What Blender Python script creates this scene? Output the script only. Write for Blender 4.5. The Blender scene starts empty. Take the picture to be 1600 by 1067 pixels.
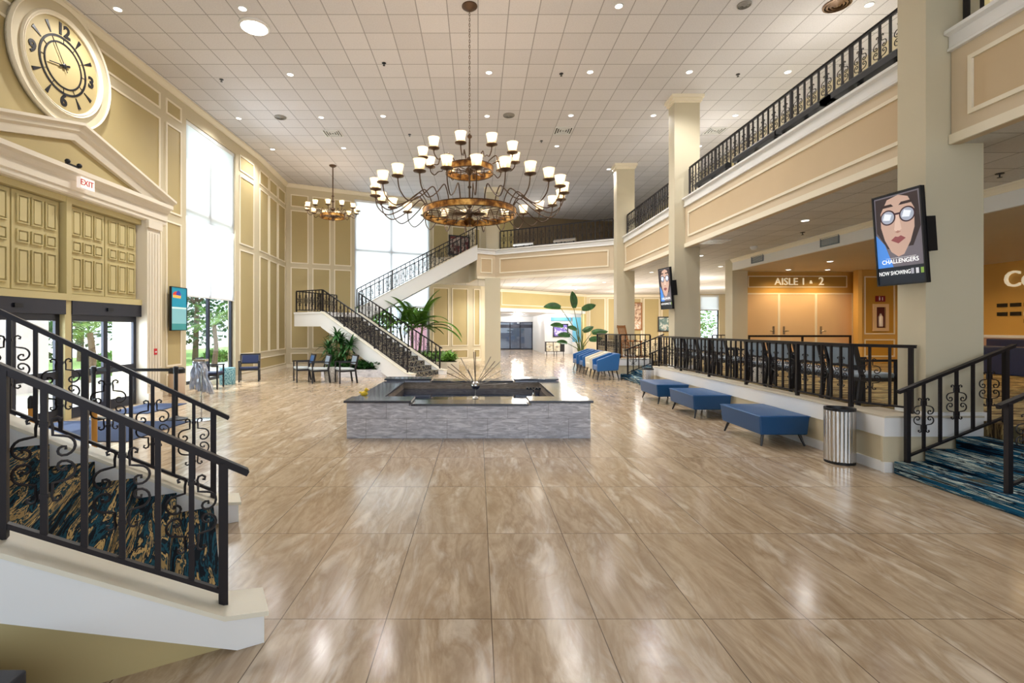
import bpy, math, random
from mathutils import Vector, Matrix
random.seed(7)
C = bpy.data.collections.new('lobby'); bpy.context.scene.collection.children.link(C)
PI = math.pi
sc = bpy.context.scene

# ------------------------------------------------------------------ camera, world, sun, exposure
H = 1.684; F = 770.0; VX = 747.0; VY = 513.0
cam_d = bpy.data.cameras.new('camera'); cam = bpy.data.objects.new('camera', cam_d); C.objects.link(cam)
cam.location = (0, 0, H); cam.rotation_euler = (PI/2, 0, 0)
cam_d.sensor_width = 36; cam_d.lens = F*36/1600; cam_d.shift_x = (800-VX)/1600; cam_d.shift_y = -(533.5-VY)/1600
cam_d.clip_start = 0.05; cam_d.clip_end = 500
sc.camera = cam
sc.view_settings.view_transform = 'Standard'; sc.view_settings.look = 'None'; sc.view_settings.gamma = 1
sc.view_settings.use_curve_mapping = False
sc.view_settings.exposure = 0.14
cy = sc.cycles
cy.use_denoising = True; cy.max_bounces = 7; cy.diffuse_bounces = 4; cy.glossy_bounces = 3; cy.transmission_bounces = 4
cy.transparent_max_bounces = 12; cy.caustics_reflective = False; cy.caustics_refractive = False; cy.sample_clamp_indirect = 4
w = bpy.data.worlds.new('sky'); sc.world = w; w.use_nodes = True
bg = w.node_tree.nodes['Background']; bg.inputs[0].default_value = (0.80, 0.90, 1.0, 1); bg.inputs[1].default_value = 2.6

def lamp(name, kind, loc, energy, color=(1, 1, 1), rot=(0, 0, 0), size=None, size_y=None, spot=None, radius=None):
    d = bpy.data.lights.new(name, kind); o = bpy.data.objects.new(name, d); C.objects.link(o)
    o.location = loc; o.rotation_euler = rot; d.energy = energy; d.color = color
    if kind == 'AREA':
        d.shape = 'RECTANGLE'; d.size = size; d.size_y = size_y
    if kind == 'SPOT':
        d.spot_size = spot; d.spot_blend = 0.8
    if radius is not None and kind in ('SPOT', 'POINT'): d.shadow_soft_size = radius
    return o
sun = lamp('sun', 'SUN', (-20, 0, 20), 6.0, (1, .95, .88)); sun.data.angle = 0.01
sun.rotation_euler = Vector((0.62, -0.25, -1.0)).to_track_quat('-Z', 'Y').to_euler()
# daylight coming in through the windows, and a fill lamp
WIN = (0.86, 0.93, 1.0)
lamp('daylight_entrance', 'AREA', (-8.6, 9.3, 1.3), 230, WIN, (0, -PI/3.1, 0), 1.9, 4.0)
lamp('daylight_left_window', 'AREA', (-8.05, 14.8, 4.6), 110, WIN, (0, -PI/2.5, 0), 5.0, 2.8)
lamp('daylight_back_window', 'AREA', (-4.45, 23.9, 5.0), 140, WIN, (PI/2, 0, math.atan2(.446, .895)+PI), 3.6, 4.6)
lamp('rear_fill', 'AREA', (0, -6.7, 3.8), 620, (.78, .88, 1), (-PI/2, 0, 0), 13, 5.5)  # area fill added behind the camera

# ------------------------------------------------------------------ helpers
def P(px, py, Y): return Vector(((px-VX)*Y/F, Y, H+(VY-py)*Y/F))

class MB:
    def __init__(s): s.v = []; s.f = []; s.M = None
    def add(s, vs, fs):
        n = len(s.v)
        if s.M is not None: vs = [s.M @ Vector(v) for v in vs]
        s.v += [tuple(v) for v in vs]; s.f += [tuple(n+i for i in f) for f in fs]; return s
    def hexa(s, p):  # 8 pts: bottom 4 ccw, top 4 ccw
        return s.add(p, [(3, 2, 1, 0), (4, 5, 6, 7), (0, 1, 5, 4), (1, 2, 6, 5), (2, 3, 7, 6), (3, 0, 4, 7)])
    def box(s, x0, x1, y0, y1, z0, z1):
        return s.hexa([(x0, y0, z0), (x1, y0, z0), (x1, y1, z0), (x0, y1, z0), (x0, y0, z1), (x1, y0, z1), (x1, y1, z1), (x0, y1, z1)])
    def prism(s, poly, z0, z1):
        n = len(poly); a = sum(poly[i][0]*poly[(i+1) % n][1]-poly[(i+1) % n][0]*poly[i][1] for i in range(n))
        if a < 0: poly = poly[::-1]
        vs = [(x, y, z0) for x, y in poly]+[(x, y, z1) for x, y in poly]
        return s.add(vs, [tuple(range(n-1, -1, -1)), tuple(range(n, 2*n))]+[(i, (i+1) % n, n+(i+1) % n, n+i) for i in range(n)])
    def extr(s, pts, d):  # arbitrary planar polygon of 3-D pts extruded by vector d
        n = len(pts); d = Vector(d); pts = [Vector(p) for p in pts]
        return s.add(pts+[p+d for p in pts], [tuple(range(n-1, -1, -1)), tuple(range(n, 2*n))]+[(i, (i+1) % n, n+(i+1) % n, n+i) for i in range(n)])
    def bar(s, p, q, wd, ht, up=(0, 0, 1)):  # rectangular bar from p to q
        p = Vector(p); q = Vector(q); t = (q-p).normalized(); u = Vector(up)
        a = t.cross(u)
        if a.length < 1e-5: a = t.cross(Vector((1, 0, 0)))
        a.normalize(); b = a.cross(t).normalized(); a *= wd/2; b *= ht/2
        return s.hexa([p-a-b, p+a-b, q+a-b, q-a-b, p-a+b, p+a+b, q+a+b, q-a+b])
    def tube(s, path, r, n=6, closed=False):
        path = [Vector(p) for p in path]; m = len(path); vs = []; fs = []
        prev = None
        for i, p in enumerate(path):
            if closed: t = path[(i+1) % m]-path[i-1]
            else: t = path[min(i+1, m-1)]-path[max(i-1, 0)]
            t.normalize()
            if prev is None:
                a = t.orthogonal().normalized()
            else:
                a = prev-t*prev.dot(t)
                if a.length < 1e-6: a = t.orthogonal()
                a.normalize()
            prev = a; b = t.cross(a); rr = r[i] if isinstance(r, (list, tuple)) else r
            vs += [p+(a*math.cos(2*PI*k/n)+b*math.sin(2*PI*k/n))*rr for k in range(n)]
        for i in range(m if closed else m-1):
            j = (i+1) % m
            fs += [(i*n+k, i*n+(k+1) % n, j*n+(k+1) % n, j*n+k) for k in range(n)]
        if not closed: fs += [tuple(range(n-1, -1, -1)), tuple(range((m-1)*n, m*n))]
        return s.add(vs, fs)
    def lathe(s, prof, n=24, c=(0, 0, 0), cap=True):
        vs = []; fs = []; m = len(prof)
        for r, z in prof: vs += [(c[0]+r*math.cos(2*PI*k/n), c[1]+r*math.sin(2*PI*k/n), c[2]+z) for k in range(n)]
        for i in range(m-1): fs += [(i*n+k, i*n+(k+1) % n, (i+1)*n+(k+1) % n, (i+1)*n+k) for k in range(n)]
        if cap: fs += [tuple(range(n-1, -1, -1)), tuple(range((m-1)*n, m*n))]
        return s.add(vs, fs)
    def ball(s, c, r, n=12, sq=(1, 1, 1)):
        m = n//2+1; prof = []
        vs = []; fs = []
        for i in range(m):
            th = PI*i/(m-1); 
            for k in range(n): vs.append((c[0]+sq[0]*r*math.sin(th)*math.cos(2*PI*k/n), c[1]+sq[1]*r*math.sin(th)*math.sin(2*PI*k/n), c[2]-sq[2]*r*math.cos(th)))
        for i in range(m-1): fs += [(i*n+k, i*n+(k+1) % n, (i+1)*n+(k+1) % n, (i+1)*n+k) for k in range(n)]
        return s.add(vs, fs)
    def mesh(s, name, mat, smooth=False):
        me = bpy.data.meshes.new(name); me.from_pydata([tuple(v) for v in s.v], [], s.f); me.validate(); me.update()
        if mat: me.materials.append(mat)
        if smooth:
            me.polygons.foreach_set('use_smooth', [True]*len(me.polygons))
            try: me.set_sharp_from_angle(angle=math.radians(40))
            except Exception: pass
        return me
    def build(s, name, mat, parent=None, smooth=False):
        return link(name, s.mesh(name, mat, smooth), parent)

def link(name, data, parent=None, loc=None, rotz=None):
    o = bpy.data.objects.new(name, data); C.objects.link(o)
    if parent is not None: o.parent = parent
    if loc is not None: o.location = loc
    if rotz is not None: o.rotation_euler = (0, 0, rotz)
    return o
def tag(o, label, cat, group=None, kind=None):
    o['label'] = label; o['category'] = cat
    if group: o['group'] = group
    if kind: o['kind'] = kind
    return o
def thing(name, label, cat, loc=(0, 0, 0), rotz=0, group=None, kind=None):
    o = bpy.data.objects.new(name, None); C.objects.link(o); o.location = loc; o.rotation_euler = (0, 0, rotz); o.empty_display_size = .1
    return tag(o, label, cat, group, kind)
def struct(name, mb, mat, label=None, cat=None, smooth=False):
    o = mb.build(name, mat, None, smooth); o['kind'] = 'structure'
    if label: o['label'] = label; o['category'] = cat or 'wall'
    return o
def dup(root, loc, rotz, label, group=None):
    r = root.copy(); C.objects.link(r); r.location = loc; r.rotation_euler = (0, 0, rotz); r['label'] = label
    if group: r['group'] = group
    for ch in list(root.children):
        c = ch.copy(); C.objects.link(c); c.parent = r
        for g in list(ch.children):
            d = g.copy(); C.objects.link(d); d.parent = c
    return r
def bevel(o, wd=.01, seg=2):
    m = o.modifiers.new('bevel', 'BEVEL'); m.width = wd; m.segments = seg; m.limit_method = 'ANGLE'; return o

# ------------------------------------------------------------------ materials
def s2l(c):
    return tuple(((x/255)/12.92 if x/255 <= .04045 else ((x/255+.055)/1.055)**2.4) for x in c)+(1,)
def mat(name, col, rough=.5, metal=0, spec=.5, emit=None, es=0, srgb=True):
    m = bpy.data.materials.new(name); m.use_nodes = True; b = m.node_tree.nodes['Principled BSDF']
    c = s2l(col) if srgb else tuple(col)+(1,)
    b.inputs['Base Color'].default_value = c; b.inputs['Roughness'].default_value = rough; b.inputs['Metallic'].default_value = metal
    b.inputs['Specular IOR Level'].default_value = spec
    if emit: b.inputs['Emission Color'].default_value = s2l(emit); b.inputs['Emission Strength'].default_value = es
    return m
class NT:
    def __init__(s, m): s.t = m.node_tree; s.b = s.t.nodes['Principled BSDF']
    def n(s, ty, **kw):
        x = s.t.nodes.new(ty)
        for k, v in kw.items():
            if k in x.inputs.keys(): x.inputs[k].default_value = v
            else: setattr(x, k, v)
        return x
    def l(s, a, b): s.t.links.new(a, b)
    def coord(s, scale=(1, 1, 1), loc=(0, 0, 0), rot=(0, 0, 0), kind='Object'):
        tc = s.n('ShaderNodeTexCoord'); mp = s.n('ShaderNodeMapping'); s.l(tc.outputs[kind], mp.inputs[0])
        mp.inputs['Scale'].default_value = scale; mp.inputs['Location'].default_value = loc; mp.inputs['Rotation'].default_value = rot
        return mp.outputs[0]
    def ramp(s, fac, stops, interp='LINEAR'):
        r = s.n('ShaderNodeValToRGB'); r.color_ramp.interpolation = interp
        el = r.color_ramp.elements
        while len(el) < len(stops): el.new(.5)
        for e, (p, c) in zip(el, stops): e.position = p; e.color = s2l(c) if len(c) == 3 else c
        s.l(fac, r.inputs[0]); return r.outputs[0]
    def noise(s, vec, scale=5, detail=3, rough=.5, dist=0, W=None):
        x = s.n('ShaderNodeTexNoise'); 
        if W is not None: x.noise_dimensions = '4D'
        x.inputs['Scale'].default_value = scale; x.inputs['Detail'].default_value = detail; x.inputs['Roughness'].default_value = rough; x.inputs['Distortion'].default_value = dist
        s.l(vec, x.inputs['Vector'])
        if W is not None: s.l(W, x.inputs['W'])
        return x.outputs['Fac']
    def bump(s, h, strength=.2, dist=.01):
        b = s.n('ShaderNodeBump'); b.inputs['Strength'].default_value = strength; b.inputs['Distance'].default_value = dist
        s.l(h, b.inputs['Height']); s.l(b.outputs[0], s.b.inputs['Normal']); return b
    def base(s, o): s.l(o, s.b.inputs['Base Color'])
    def mix(s, f, a, b):
        x = s.n('ShaderNodeMix'); x.data_type = 'RGBA'
        for i, v in ((0, f), (6, a), (7, b)):
            if hasattr(v, 'node'): s.l(v, x.inputs[i])
            elif i == 0: x.inputs[0].default_value = v
            else: x.inputs[i].default_value = s2l(v)
        return x.outputs[2]

def plaster(name, col, rough=.6):
    m = mat(name, col, rough); t = NT(m); v = t.coord(); n = t.noise(v, 60, 4); t.bump(n, .05, .005)
    n2 = t.noise(v, .7, 3); c = [max(0, x-6) for x in col]; t.base(t.ramp(n2, [(.3, c), (.7, col)])); return m
WALL = plaster('wall_paint_beige', (214, 202, 172)); PANEL = plaster('panel_paint_tan', (190, 172, 124)); MOULD = mat('cream_moulding_paint', (244, 234, 212), .35)
WHITE = mat('white_trim_paint', (238, 238, 238), .35); PILL = plaster('pillar_paint', (208, 198, 172)); FASC = plaster('fascia_paint', (222, 204, 176)); FASCP = plaster('fascia_panel_paint', (212, 188, 152))
KHAKI = plaster('khaki_door_panel_paint', (208, 194, 144)); YELL = plaster('ochre_wall_paint', (208, 192, 136)); ORANGE = plaster('amber_wall_paint', (214, 170, 90))
IRON = mat('dark_bronze_iron', (38, 34, 37), .42, .5); BLACKM = mat('black_metal', (28, 29, 33), .4, .3); CHROME = mat('brushed_steel', (200, 198, 196), .22, 1)
BLACKW = mat('black_wood', (28, 28, 34), .35); WOODM = mat('honey_wood', (150, 98, 52), .45); GOLD = mat('gold_bronze', (150, 108, 56), .38, .7); BRONZE = mat('aged_bronze_wire', (92, 72, 56), .4, .7)
DOORF = mat('dark_door_frame', (44, 46, 58), .35, .4); DOORP = plaster('peach_door_paint', (232, 200, 158), .4)
def leather(name, col):
    m = mat(name, col, .38); t = NT(m); t.bump(t.noise(t.coord(), 180, 3), .12, .003); return m
BLUE = leather('royal_blue_leather', (16, 74, 126)); BLUE2 = leather('blue_vinyl', (40, 96, 156)); NAVY = leather('navy_vinyl', (30, 44, 84)); GREYV = leather('grey_blue_vinyl', (146, 162, 178)); IVORY = leather('ivory_vinyl', (226, 218, 198)); PALEV = leather('pale_grey_vinyl', (196, 204, 206))
LEAF = mat('dark_green_leaf', (44, 92, 40), .4); LEAF2 = mat('fresh_green_leaf', (98, 142, 52), .45); STEM = mat('plant_stem', (96, 110, 60), .6); BARK = mat('tree_bark', (110, 92, 76), .9); SOIL = mat('dark_soil', (50, 40, 32), .95)
for m_ in (LEAF, LEAF2):
    t = NT(m_); v = t.coord(); c0 = m_.node_tree.nodes['Principled BSDF'].inputs['Base Color'].default_value
    t.base(t.ramp(t.noise(v, 6, 2), [(.3, tuple(x*.6 for x in c0[:3])+(1,)), (.7, tuple(min(1, x*1.5) for x in c0[:3])+(1,))]))

def emis(name, col, st):
    m = mat(name, col, .5, emit=col, es=st); return m
t_g = NT(GOLD); t_g.base(t_g.ramp(t_g.noise(t_g.coord(), 7, 3), [(.38, (104, 68, 38)), (.5, (172, 122, 60)), (.62, (222, 176, 100))]))
LAMPW = emis('lamp_white_glow', (255, 250, 240), 6.0); BULB = emis('warm_bulb_glow', (255, 214, 150), 5.0)
def glassmat(name, tint=(1, 1, 1), gl=.12, rough=.02):
    m = bpy.data.materials.new(name); m.use_nodes = True; t = m.node_tree; t.nodes.clear()
    o = t.nodes.new('ShaderNodeOutputMaterial'); mx = t.nodes.new('ShaderNodeMixShader'); a = t.nodes.new('ShaderNodeBsdfTransparent'); b = t.nodes.new('ShaderNodeBsdfGlossy')
    a.inputs[0].default_value = tint+(1,); b.inputs['Roughness'].default_value = rough; mx.inputs[0].default_value = gl
    t.links.new(a.outputs[0], mx.inputs[1]); t.links.new(b.outputs[0], mx.inputs[2]); t.links.new(mx.outputs[0], o.inputs[0]); return m
GLASS = glassmat('clear_glass', (.93, .96, .97), .07)
def shade_mat():
    m = bpy.data.materials.new('translucent_roller_shade'); m.use_nodes = True; t = m.node_tree; t.nodes.clear()
    o = t.nodes.new('ShaderNodeOutputMaterial'); mx = t.nodes.new('ShaderNodeMixShader'); mx2 = t.nodes.new('ShaderNodeMixShader')
    a = t.nodes.new('ShaderNodeBsdfTranslucent'); b = t.nodes.new('ShaderNodeBsdfDiffuse'); c = t.nodes.new('ShaderNodeBsdfTransparent')
    a.inputs[0].default_value = (.95, .95, .96, 1); b.inputs[0].default_value = (.9, .9, .9, 1); c.inputs[0].default_value = (1, 1, 1, 1)
    mx.inputs[0].default_value = .3; mx2.inputs[0].default_value = .18
    t.links.new(a.outputs[0], mx.inputs[1]); t.links.new(b.outputs[0], mx.inputs[2]); t.links.new(mx.outputs[0], mx2.inputs[1]); t.links.new(c.outputs[0], mx2.inputs[2]); t.links.new(mx2.outputs[0], o.inputs[0]); return m
SHADE = shade_mat()
def cup_mat():
    m = bpy.data.materials.new('seeded_glass_cup'); m.use_nodes = True; t = m.node_tree; b = t.nodes['Principled BSDF']; o = t.nodes['Material Output']
    b.inputs['Base Color'].default_value = (.95, .84, .66, 1); b.inputs['Roughness'].default_value = .25
    tr = t.nodes.new('ShaderNodeBsdfTranslucent'); tr.inputs[0].default_value = (1, .86, .62, 1); tp = t.nodes.new('ShaderNodeBsdfTransparent')
    m1 = t.nodes.new('ShaderNodeMixShader'); m2 = t.nodes.new('ShaderNodeMixShader'); m1.inputs[0].default_value = .7; m2.inputs[0].default_value = .6
    t.links.new(b.outputs[0], m1.inputs[1]); t.links.new(tr.outputs[0], m1.inputs[2]); t.links.new(m1.outputs[0], m2.inputs[1]); t.links.new(tp.outputs[0], m2.inputs[2]); t.links.new(m2.outputs[0], o.inputs[0]); return m
CUP = cup_mat()

def floor_mat():
    m = mat('polished_travertine_tile', (180, 155, 120), .16, spec=.5); t = NT(m)
    v = t.coord(loc=(-.078, -2.856, 0))
    br = t.n('ShaderNodeTexBrick'); br.offset = 0; br.squash = 1; br.inputs['Scale'].default_value = 1; br.inputs['Brick Width'].default_value = .6096; br.inputs['Row Height'].default_value = 1.1905
    br.inputs['Mortar Size'].default_value = .0028; br.inputs['Mortar Smooth'].default_value = 0; br.inputs['Bias'].default_value = 0
    br.inputs['Color1'].default_value = (0, 0, 0, 1); br.inputs['Color2'].default_value = (1, 1, 1, 1); br.inputs['Mortar'].default_value = (.5, .5, .5, 1)
    t.l(v, br.inputs['Vector'])
    sp = t.n('ShaderNodeSeparateColor'); t.l(br.outputs['Color'], sp.inputs[0])
    mu = t.n('ShaderNodeMath', operation='MULTIPLY'); t.l(sp.outputs[0], mu.inputs[0]); mu.inputs[1].default_value = 37
    v2 = t.coord(scale=(2.6, .62, 1), rot=(0, 0, -.2))
    n1 = t.noise(v2, .8, 5, .55, 1.3, W=mu.outputs[0])
    n2 = t.noise(v2, 1.5, 6, .6, 1.5, W=mu.outputs[0])
    c1 = t.ramp(n1, [(.28, (144, 120, 94)), (.41, (192, 171, 144)), (.47, (150, 126, 100)), (.54, (200, 180, 154)), (.60, (168, 145, 118)), (.72, (226, 212, 190))])
    c2 = t.ramp(n2, [(.35, (154, 131, 104)), (.47, (192, 171, 144)), (.52, (164, 140, 112)), (.66, (230, 217, 198))])
    c = t.mix(.5, c1, c2)
    c = t.mix(br.outputs['Fac'], c, (92, 74, 56)); t.base(c)
    r = t.ramp(n2, [(.3, (.13, .13, .13, 1)), (.7, (.2, .2, .2, 1))]); t.l(r, t.b.inputs['Roughness'])
    iv = t.n('ShaderNodeMath', operation='SUBTRACT'); iv.inputs[0].default_value = 1; t.l(br.outputs['Fac'], iv.inputs[1]); t.bump(iv.outputs[0], .3, .002)
    return m
def ceil_mat(name='acoustic_ceiling_tile', col=(228, 226, 230), w=.6006, h=.6155, lx=0, ly=9.81, lw=.011):
    m = mat(name, col, .75); t = NT(m); v = t.coord(loc=(-lx, -ly, 0))
    br = t.n('ShaderNodeTexBrick'); br.offset = 0; br.squash = 1
    for k, x in (('Scale', 1), ('Brick Width', w), ('Row Height', h), ('Mortar Size', lw), ('Mortar Smooth', .1), ('Bias', 0)): br.inputs[k].default_value = x
    br.inputs['Color1'].default_value = s2l(col); br.inputs['Color2'].default_value = s2l(tuple(x-12 for x in col)); br.inputs['Mortar'].default_value = s2l(tuple(x-72 for x in col))
    t.l(v, br.inputs['Vector']); n = t.noise(t.coord(), 45, 3); 
    c = t.mix(.16, br.outputs['Color'], t.ramp(n, [(.35, tuple(x-50 for x in col)), (.6, col)])); t.base(c)
    iv = t.n('ShaderNodeMath', operation='SUBTRACT'); iv.inputs[0].default_value = 1; t.l(br.outputs['Fac'], iv.inputs[1]); t.bump(iv.outputs[0], .5, .008); return m
def streak_mat(name, scale, stops, rough=.95, dist=.6, detail=5, rot=(0, 0, 0), nscale=1.0):
    m = mat(name, (90, 90, 90), rough, spec=.1); t = NT(m); v = t.coord(scale=scale, rot=rot)
    n = t.noise(v, nscale, detail, .6, dist); t.base(t.ramp(n, stops, 'CONSTANT')); t.bump(t.noise(t.coord(), 300, 2), .2, .004); return m
FLOOR = floor_mat(); CEIL = ceil_mat(); CEIL2 = ceil_mat('lower_ceiling_tile', (226, 225, 224), .61, .61, 0, 0, .009)
def marble(name, a, b, c, sc_=(1.5, 1.5, 9), brick=(.62, .305), rough=.3):
    m = mat(name, b, rough); t = NT(m); v = t.coord(scale=sc_); n = t.noise(v, 2.2, 7, .65, 1.6)
    col = t.ramp(n, [(.3, a), (.5, b), (.64, c), (.75, b)])
    if brick:
        tc = t.n('ShaderNodeTexCoord'); s = t.n('ShaderNodeSeparateXYZ'); t.l(tc.outputs['Object'], s.inputs[0])
        ad = t.n('ShaderNodeMath', operation='ADD'); t.l(s.outputs[0], ad.inputs[0]); t.l(s.outputs[1], ad.inputs[1])
        cb = t.n('ShaderNodeCombineXYZ'); t.l(ad.outputs[0], cb.inputs[0]); t.l(s.outputs[2], cb.inputs[1])
        br = t.n('ShaderNodeTexBrick'); br.offset = .5
        for k, x in (('Scale', 1), ('Brick Width', brick[0]), ('Row Height', brick[1]), ('Mortar Size', .0025)): br.inputs[k].default_value = x
        t.l(cb.outputs[0], br.inputs['Vector']); col = t.mix(br.outputs['Fac'], col, tuple(x*.8 for x in a))
        v3 = t.coord(scale=(2, 2, 40)); t.bump(t.noise(v3, 3, 5), .25, .01)
    t.base(col); return m
MARB = marble('grey_split_marble', (150, 152, 164), (192, 194, 206), (232, 233, 242))
MARBW = marble('white_veined_marble', (176, 176, 184), (214, 214, 220), (236, 236, 240), (1, 1, 2), None)
MARBT = marble('tan_inner_stone', (120, 104, 92), (156, 140, 124), (184, 168, 152), (1.5, 1.5, 9), None)
GRAN = mat('polished_black_granite', (34, 36, 46), .13, spec=.7)
t_ = NT(GRAN); t_.base(t_.ramp(t_.noise(t_.coord(), 260, 2), [(.4, (34, 37, 46)), (.7, (96, 100, 114))]))
WATER = mat('dark_pool_water', (4, 12, 34), .06, spec=.25); t_ = NT(WATER); t_.bump(t_.noise(t_.coord(), 6, 2), .08, .02)
CARP = streak_mat('stair_runner_teal_tan', (15, 1.3, 15), [(0, (12, 20, 30)), (.43, (22, 70, 88)), (.475, (16, 30, 42)), (.52, (188, 160, 106)), (.555, (30, 56, 66)), (.6, (150, 128, 86)), (.66, (14, 30, 44))])
CARP2 = streak_mat('wide_stair_carpet', (5, .9, 34), [(0, (10, 20, 34)), (.42, (24, 84, 116)), (.475, (16, 34, 52)), (.52, (176, 190, 184)), (.56, (30, 80, 104)), (.62, (90, 84, 66)), (.68, (12, 26, 40))], dist=.4)
CARPB = streak_mat('brown_streaked_carpet', (.9, 9, 1), [(0, (60, 48, 36)), (.42, (120, 100, 68)), (.5, (178, 156, 108)), (.55, (96, 92, 72)), (.62, (190, 168, 120)), (.68, (52, 60, 62))])
CARPG = streak_mat('grand_stair_carpet', (.9, 9, 12), [(0, (40, 38, 44)), (.45, (70, 72, 78)), (.5, (150, 140, 120)), (.56, (48, 60, 66)), (.64, (30, 34, 40))])
CONC = mat('pale_paving', (226, 222, 214), .8); MAT_ = mat('dark_blue_floor_mat', (64, 74, 98), .95, spec=.1)
ZC = 7.93; XL = -7.95

# ------------------------------------------------------------------ setting
def frame(A, B):
    A = Vector((A[0], A[1], 0)); B = Vector((B[0], B[1], 0)); L = (B-A).length; d = (B-A)/L; n = Vector((-d.y, d.x, 0))
    M = Matrix(((d.x, n.x, 0, A.x), (d.y, n.y, 0, A.y), (0, 0, 1, 0), (0, 0, 0, 1))); return M, L
def upx(A, B, px):  # distance along wall A-B seen in picture column px
    M, L = frame(A, B); d = M.col[0]; k = (px-VX)/F
    return (k*A[1]-A[0])/(d[0]-k*d[1])
def wall_run(name, A, B, z0, z1, th, mt, openings=(), **kw):
    M, L = frame(A, B); m = MB(); m.M = M
    us = sorted({0, L}|{o[0] for o in openings}|{o[1] for o in openings})
    for a, b in zip(us[:-1], us[1:]):
        if b-a < 1e-4: continue
        ops = sorted([(o[2], o[3]) for o in openings if o[0] <= a+1e-4 and o[1] >= b-1e-4]); z = z0
        for c, d in ops:
            if c > z+1e-4: m.box(a, b, 0, th, z, c)
            z = d
        if z < z1-1e-4: m.box(a, b, 0, th, z, z1)
    return struct(name, m, mt, **kw)
def panels(wall, A, B, rects, pm=None, mw=.045, md=.028, mm=None):
    M, L = frame(A, B); p = MB(); q = MB(); p.M = q.M = M
    for u0, u1, z0, z1 in rects:
        p.box(u0+mw, u1-mw, -.006, .0, z0+mw, z1-mw)
        q.box(u0, u1, -md, 0, z1-mw, z1); q.box(u0, u1, -md, 0, z0, z0+mw); q.box(u0, u0+mw, -md, 0, z0+mw, z1-mw); q.box(u1-mw, u1, -md, 0, z0+mw, z1-mw)
    p.build('wall_panel', pm or PANEL, wall); o = q.build('moulding', mm or MOULD, wall); return o
def run_box(A, B, v0, v1, z0, z1, m=None, u0=0, u1=None):
    M, L = frame(A, B); m = m or MB(); m.M = M; m.box(u0, L if u1 is None else u1, v0, v1, z0, z1); m.M = None; return m
ROWS = [(.18, .62), (.8, 4.33), (4.5, 6.8), (6.95, 7.48)]

floor = struct('floor', MB().prism([(-8.2, -6.7), (17, -6.7), (17, 41), (.6, 41), (.1, 25.6), (-8.5, 21.3)], -.06, 0), FLOOR, 'glossy beige stone tile floor of the lobby', 'floor')
struct('ceiling', MB().box(-9, 17, -6.7, 32.5, ZC, ZC+.12), CEIL, 'high white square-tiled lobby ceiling', 'ceiling')

LA, LB = (XL, -6.5), (XL, 17.8)
uy = lambda y: y+6.5
wl = wall_run('wall_left', LA, LB, 0, ZC, .25, WALL, [(uy(7.1), uy(11.05), 0, 4.1), (uy(13.42), uy(16.15), .12, 7.4)], label='left lobby wall with clock and tall window', cat='wall')
rc = []
for a, b in ((12.53, 13.18), (16.4, 17.45)):
    rc += [(uy(a), uy(b), z0, z1) for z0, z1 in (ROWS if a > 14 else [(.14, .52), (.7, 4.45), (4.66, 6.94), (7.16, 7.56)])]
rc += [(uy(5.0), uy(12.3), 4.9, 6.94), (uy(5.0), uy(12.3), 7.16, 7.56), (uy(11.95), uy(12.35), .7, 4.4)]
panels(wl, LA, LB, rc)
DA, DB = (XL, 17.8), (-8.26, 21.2)
wd = wall_run('wall_left_far', DA, DB, 0, ZC, .25, WALL, label='panelled far stretch of left wall beyond window', cat='wall')
panels(wd, DA, DB, [(a, b, z0, z1) for a, b in ((.15, 1.1), (1.22, 2.17), (2.3, 3.25)) for z0, z1 in ROWS[1:]]+[(.15, 3.25, .18, .62)])
BA, BB = (-8.26, 21.2), (.16, 25.4)
ub = lambda px: upx(BA, BB, px)
wb = wall_run('wall_back_left', BA, BB, 0, ZC, .25, WALL, [(ub(554), ub(672), .5, 7.6)], label='panelled back wall beside tall rear window', cat='wall')
rc = [(ub(a), ub(b), z0, z1) for a, b in ((454, 482), (488, 516), (522, 549)) for z0, z1 in ROWS]
rc += [(ub(a), ub(b), z0, z1) for a, b in ((676, 701), (706, 731), (740, 750)) for z0, z1 in ((.18, .62), (.8, 3.7), (4.5, 6.8))]
panels(wb, BA, BB, rc)
EA, EB = (.16, 25.4), (1.18, 26.8)
wall_run('wall_back_corner', EA, EB, 0, ZC, .2, WALL)
GA, GB = (1.18, 26.8), (6.87, 31.3); GL = frame(GA, GB)[1]
wg = wall_run('wall_back', GA, GB, 0, ZC, .25, YELL, [(.05, GL-.2, 0, 2.6)], label='ochre back wall above the hallway opening', cat='wall')
panels(wg, GA, GB, [(.1, GL-1.1, 2.95, 3.75), (GL-1.0, GL-.15, 2.95, 3.75)], YELL)
run_box(GA, GB, -.06, .3, 2.6, 2.8, u0=0, u1=GL-.15).build('trim_1', WHITE)['kind'] = 'structure'
FA, FB = (6.87, 31.3), (17, 31.3)
wf = wall_run('wall_back_right', FA, FB, 0, ZC, .25, WALL, [(7.25, 8.45, .95, 3.8)], label='far cream panelled wall beyond the raised seating', cat='wall')
panels(wf, FA, FB, [(.2+i*1.15, 1.2+i*1.15, .9, 3.6) for i in range(6)], PANEL)
wall_run('wall_rear', (-7.95, -6.5), (-7.95+.01, -6.6), 0, ZC, .01, WALL)
bpy.data.objects.remove(bpy.data.objects['wall_rear'])
wall_run('wall_rear', (17, -6.5), (-7.95, -6.5), 0, ZC, .25, WALL, [(5.2, 13.2+5.2+5, .9, 6.6)], label='wall behind the camera with wide windows', cat='wall')
wall_run('wall_right', (17, 31.3), (17, -6.5), 0, ZC, .25, WALL)

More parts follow.
